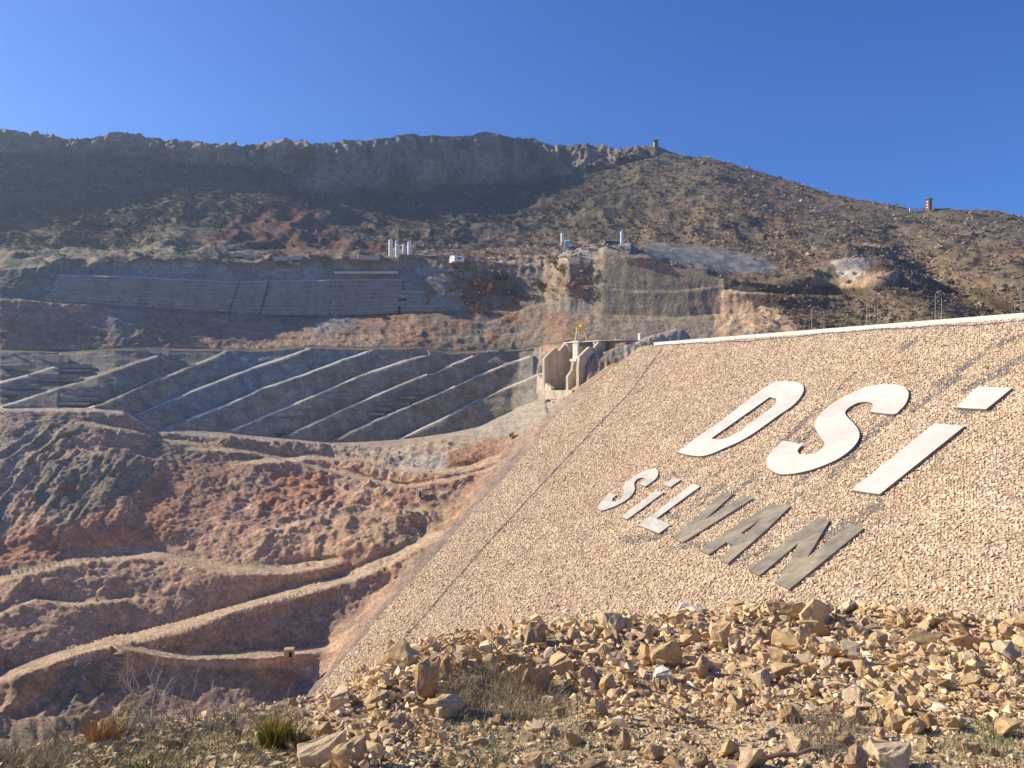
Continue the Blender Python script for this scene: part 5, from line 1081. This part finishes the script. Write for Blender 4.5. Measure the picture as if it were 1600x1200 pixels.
# dry grass, tussocks, bare bushes and the branch
def blades(cx, cy, cz, n, spread, hgt, wid, lean=.5, seed=0):
    r = np.random.default_rng(seed); a = r.random(n) * 6.283; q = spread * np.sqrt(r.random(n)); bx_ = cx + q * np.cos(a); by = cy + q * np.sin(a); bz = cz - .01
    h = hgt * r.uniform(.5, 1.15, n); dx = r.normal(0, lean, n) * h + .4 * (bx_ - cx); dy = r.normal(0, lean, n) * h + .4 * (by - cy); wa = r.random(n) * 3.14; ww = wid * r.uniform(.6, 1.3, n)
    p0 = np.stack([bx_ - ww * np.cos(wa), by - ww * np.sin(wa), bz + 0 * bx_], -1); p1 = np.stack([bx_ + ww * np.cos(wa), by + ww * np.sin(wa), bz + 0 * bx_], -1)
    mid_ = np.stack([bx_ + dx * .35, by + dy * .35, bz + h * .6], -1); wv = np.stack([ww * np.cos(wa), ww * np.sin(wa), 0 * ww], -1) * .7; tip = np.stack([bx_ + dx, by + dy, bz + h], -1)
    V = np.stack([p0, p1, mid_ - wv, mid_ + wv, tip], 1).reshape(-1, 3); b = np.arange(n)[:, None] * 5
    return V, np.concatenate([b + [0, 1, 3], b + [0, 3, 2], b + [2, 3, 4]])
mat_dry = M('dry_grass', (.2, .2, .2), attr=True, scale=.3, var=.2)
VV = []; TT = []; CC = []; off = 0
GZ = [((690, 1045, 905, 1125), 330, .10, (.33,.27,.16)), ((860, 1030, 1060, 1100), 60, .08, (.34,.27,.16)), ((0, 1140, 420, 1210), 360, .06, (.42,.36,.20)), ((100, 1150, 520, 1210), 160, .05, (.22,.24,.10)), ((700, 1120, 1000, 1205), 260, .045, (.36,.33,.18)),
      ((1240, 1110, 1350, 1180), 110, .08, (.30,.25,.17)), ((1420, 1140, 1620, 1210), 130, .06, (.34,.31,.17)), ((600, 1120, 800, 1205), 120, .045, (.24,.25,.12)), ((1520, 1120, 1580, 1170), 50, .05, (.17,.23,.09)), ((1340, 1080, 1380, 1100), 20, .05, (.17,.24,.08)), ((-60, 1150, 130, 1200), 90, .10, (.40,.33,.22)), ((150, 1110, 480, 1150), 90, .09, (.42,.35,.25))]
for z_, ((a, b, c, d_), cnt, h, col_) in enumerate(GZ):
    for k in range(cnt):
        px = random.uniform(a, c); py = random.uniform(max(b, float(np.interp(px, RID[:, 0], RID[:, 1])) + 2), d_); x, d, z = gpt(px, py)
        V, T = blades(x, d, z, 16, .09, h * random.uniform(.6, 1.4), .0022, .45, seed=z_ * 1000 + k); VV.append(V); TT.append(T + off); off += len(V); CC.append(np.clip(np.array(col_) * (1 + np.random.default_rng(k).normal(0, .2, (len(V), 1))), .02, .7))
tag(mesh_np('dry_grass', np.concatenate(VV), np.concatenate(TT), mat_dry, np.concatenate(CC)), 'straw-coloured dry grass between the foreground stones', kind='stuff')
def tussock(px, py, label, n, spread, h, col_, name='grass_tussock'):
    x, d, z = gpt(px, py); V, T = blades(0, 0, 0, n, spread, h, .004, .22, seed=int(px)); tip_ = sst(.3 * h, h, V[:, 2:3])
    cc = np.array(col_) * (1 - tip_) + np.array([.50, .36, .08]) * tip_; o = mesh_np(name, V, T, mat_dry, np.clip(cc * (1 + np.random.default_rng(5).normal(0, .2, (len(V), 1))), .02, .7)); o.location = (x, d, z)
    return tag(o, label, 'grass tuft')
tussock(430, 1166, 'spiky green and yellow tussock standing alone on the left slope', 620, .085, .20, (.13, .17, .03))
tussock(465, 1166, 'dry brown tuft beside the green tussock', 260, .08, .12, (.2, .15, .09)); tussock(40, 1212, 'low green tuft at the bottom left corner', 260, .12, .06, (.14, .18, .04)); tussock(205, 1212, 'low green tuft at the bottom, right of the corner tuft', 260, .12, .06, (.14, .18, .04))
tussock(160, 1160, 'wispy rust-coloured dry plant on the left ridge line', 110, .10, .22, (.42, .22, .09))
mat_twig = M('bleached_twigs', (.46, .38, .32), var=.15, scale=.1); mat_twig2 = M('brown_twigs', (.24, .17, .12), var=.2, scale=.1)
def bush(px, py, hpx, label, mat, n=7, seed=1, fan=.5, name='bare_bush', thick=.006):
    x, d, z = gpt(px, py); H = hpx / F * d; r = random.Random(seed); e = empty(name, (x, d, z), label, 'bush')
    for k in range(n):
        mb = MB()
        def grow(p, dr, L_, rad, dep):
            q = p
            for s_ in range(3):
                dr = (dr + Vector((r.uniform(-.22, .22), r.uniform(-.22, .22), r.uniform(-.05, .18)))).normalized(); q2 = q + dr * L_ / 3; mb.tube(q, q2, rad * (1 - s_ * .2), rad * (.8 - s_ * .2), 4); q = q2
                if dep and (s_ or dep < 3): grow(q, (dr + Vector((r.uniform(-.9, .9), r.uniform(-.7, .7), r.uniform(-.1, .4)))).normalized(), L_ * r.uniform(.4, .62), rad * .55, dep - 1)
        grow(Vector((r.uniform(-.04, .04), r.uniform(-.04, .04), -.03)), Vector((r.uniform(-fan, fan), r.uniform(-.4, .4), 1)).normalized(), H * r.uniform(.6, 1), thick, 3)
        mb.build('branch', mat, e, fix=False)
bush(236, 1138, 95, 'tall bleached bare bush rising above the left ridge line', mat_twig, 6, 3, .45)
bush(268, 1136, 72, 'thin bare bush just right of the bleached bush', mat_twig, 5, 8, .6, thick=.005)
bush(300, 1132, 60, 'low twiggy bare bush on the ridge, right of the two bleached ones', mat_twig2, 7, 12, .8, thick=.004)
bush(196, 1146, 45, 'low brown twiggy bush left of the bleached bush', mat_twig2, 6, 21, .8, thick=.004)
bush(105, 1166, 40, 'sparse dry stalks on the left ridge line near the rust plant', mat_twig2, 4, 31, .5, thick=.004)
bush(345, 1120, 40, 'small bare twigs on the ridge line midway to the riprap corner', mat_twig, 5, 41, .7, thick=.004)
bush(452, 1100, 30, 'single thin stalk beside the riprap corner', mat_twig2, 2, 51, .4, thick=.004)
bush(800, 1100, 60, 'tangled dry bush in the shade of the middle boulders', mat_twig2, 10, 61, 1.3, name='dry_bush', thick=.004)
bush(750, 1090, 60, 'tangled dry bush right of the tall upright boulder', mat_twig2, 10, 71, 1.3, name='dry_bush', thick=.004)
bush(1300, 1165, 55, 'grey dry bush lying low on the right slope', mat_twig2, 9, 81, 1.4, name='dry_bush', thick=.003)
x, d, z = gpt(1245, 1192); mb = MB(); pts = [(-.20,0,.02),(-.10,.01,.035),(0,0,.03),(.1,.02,.055),(.2,.02,.075)]
for i, (a, b) in enumerate(zip(pts[:-1], pts[1:])): mb.tube(a, b, .016 - i * .002, .014 - i * .002, 7)
mb.tube((.1,.02,.055), (.16,-.03,.09), .007, .004, 5); o = mb.build('branch', M('weathered_wood', (.22, .16, .11), scale=.03, bump=.004, stretch=(.2, 1, 1))); o.location = (x, d, z + .02); o.rotation_euler = (0, 0, .1); tag(o, 'weathered dead branch lying among the stones at the bottom right', 'branch')
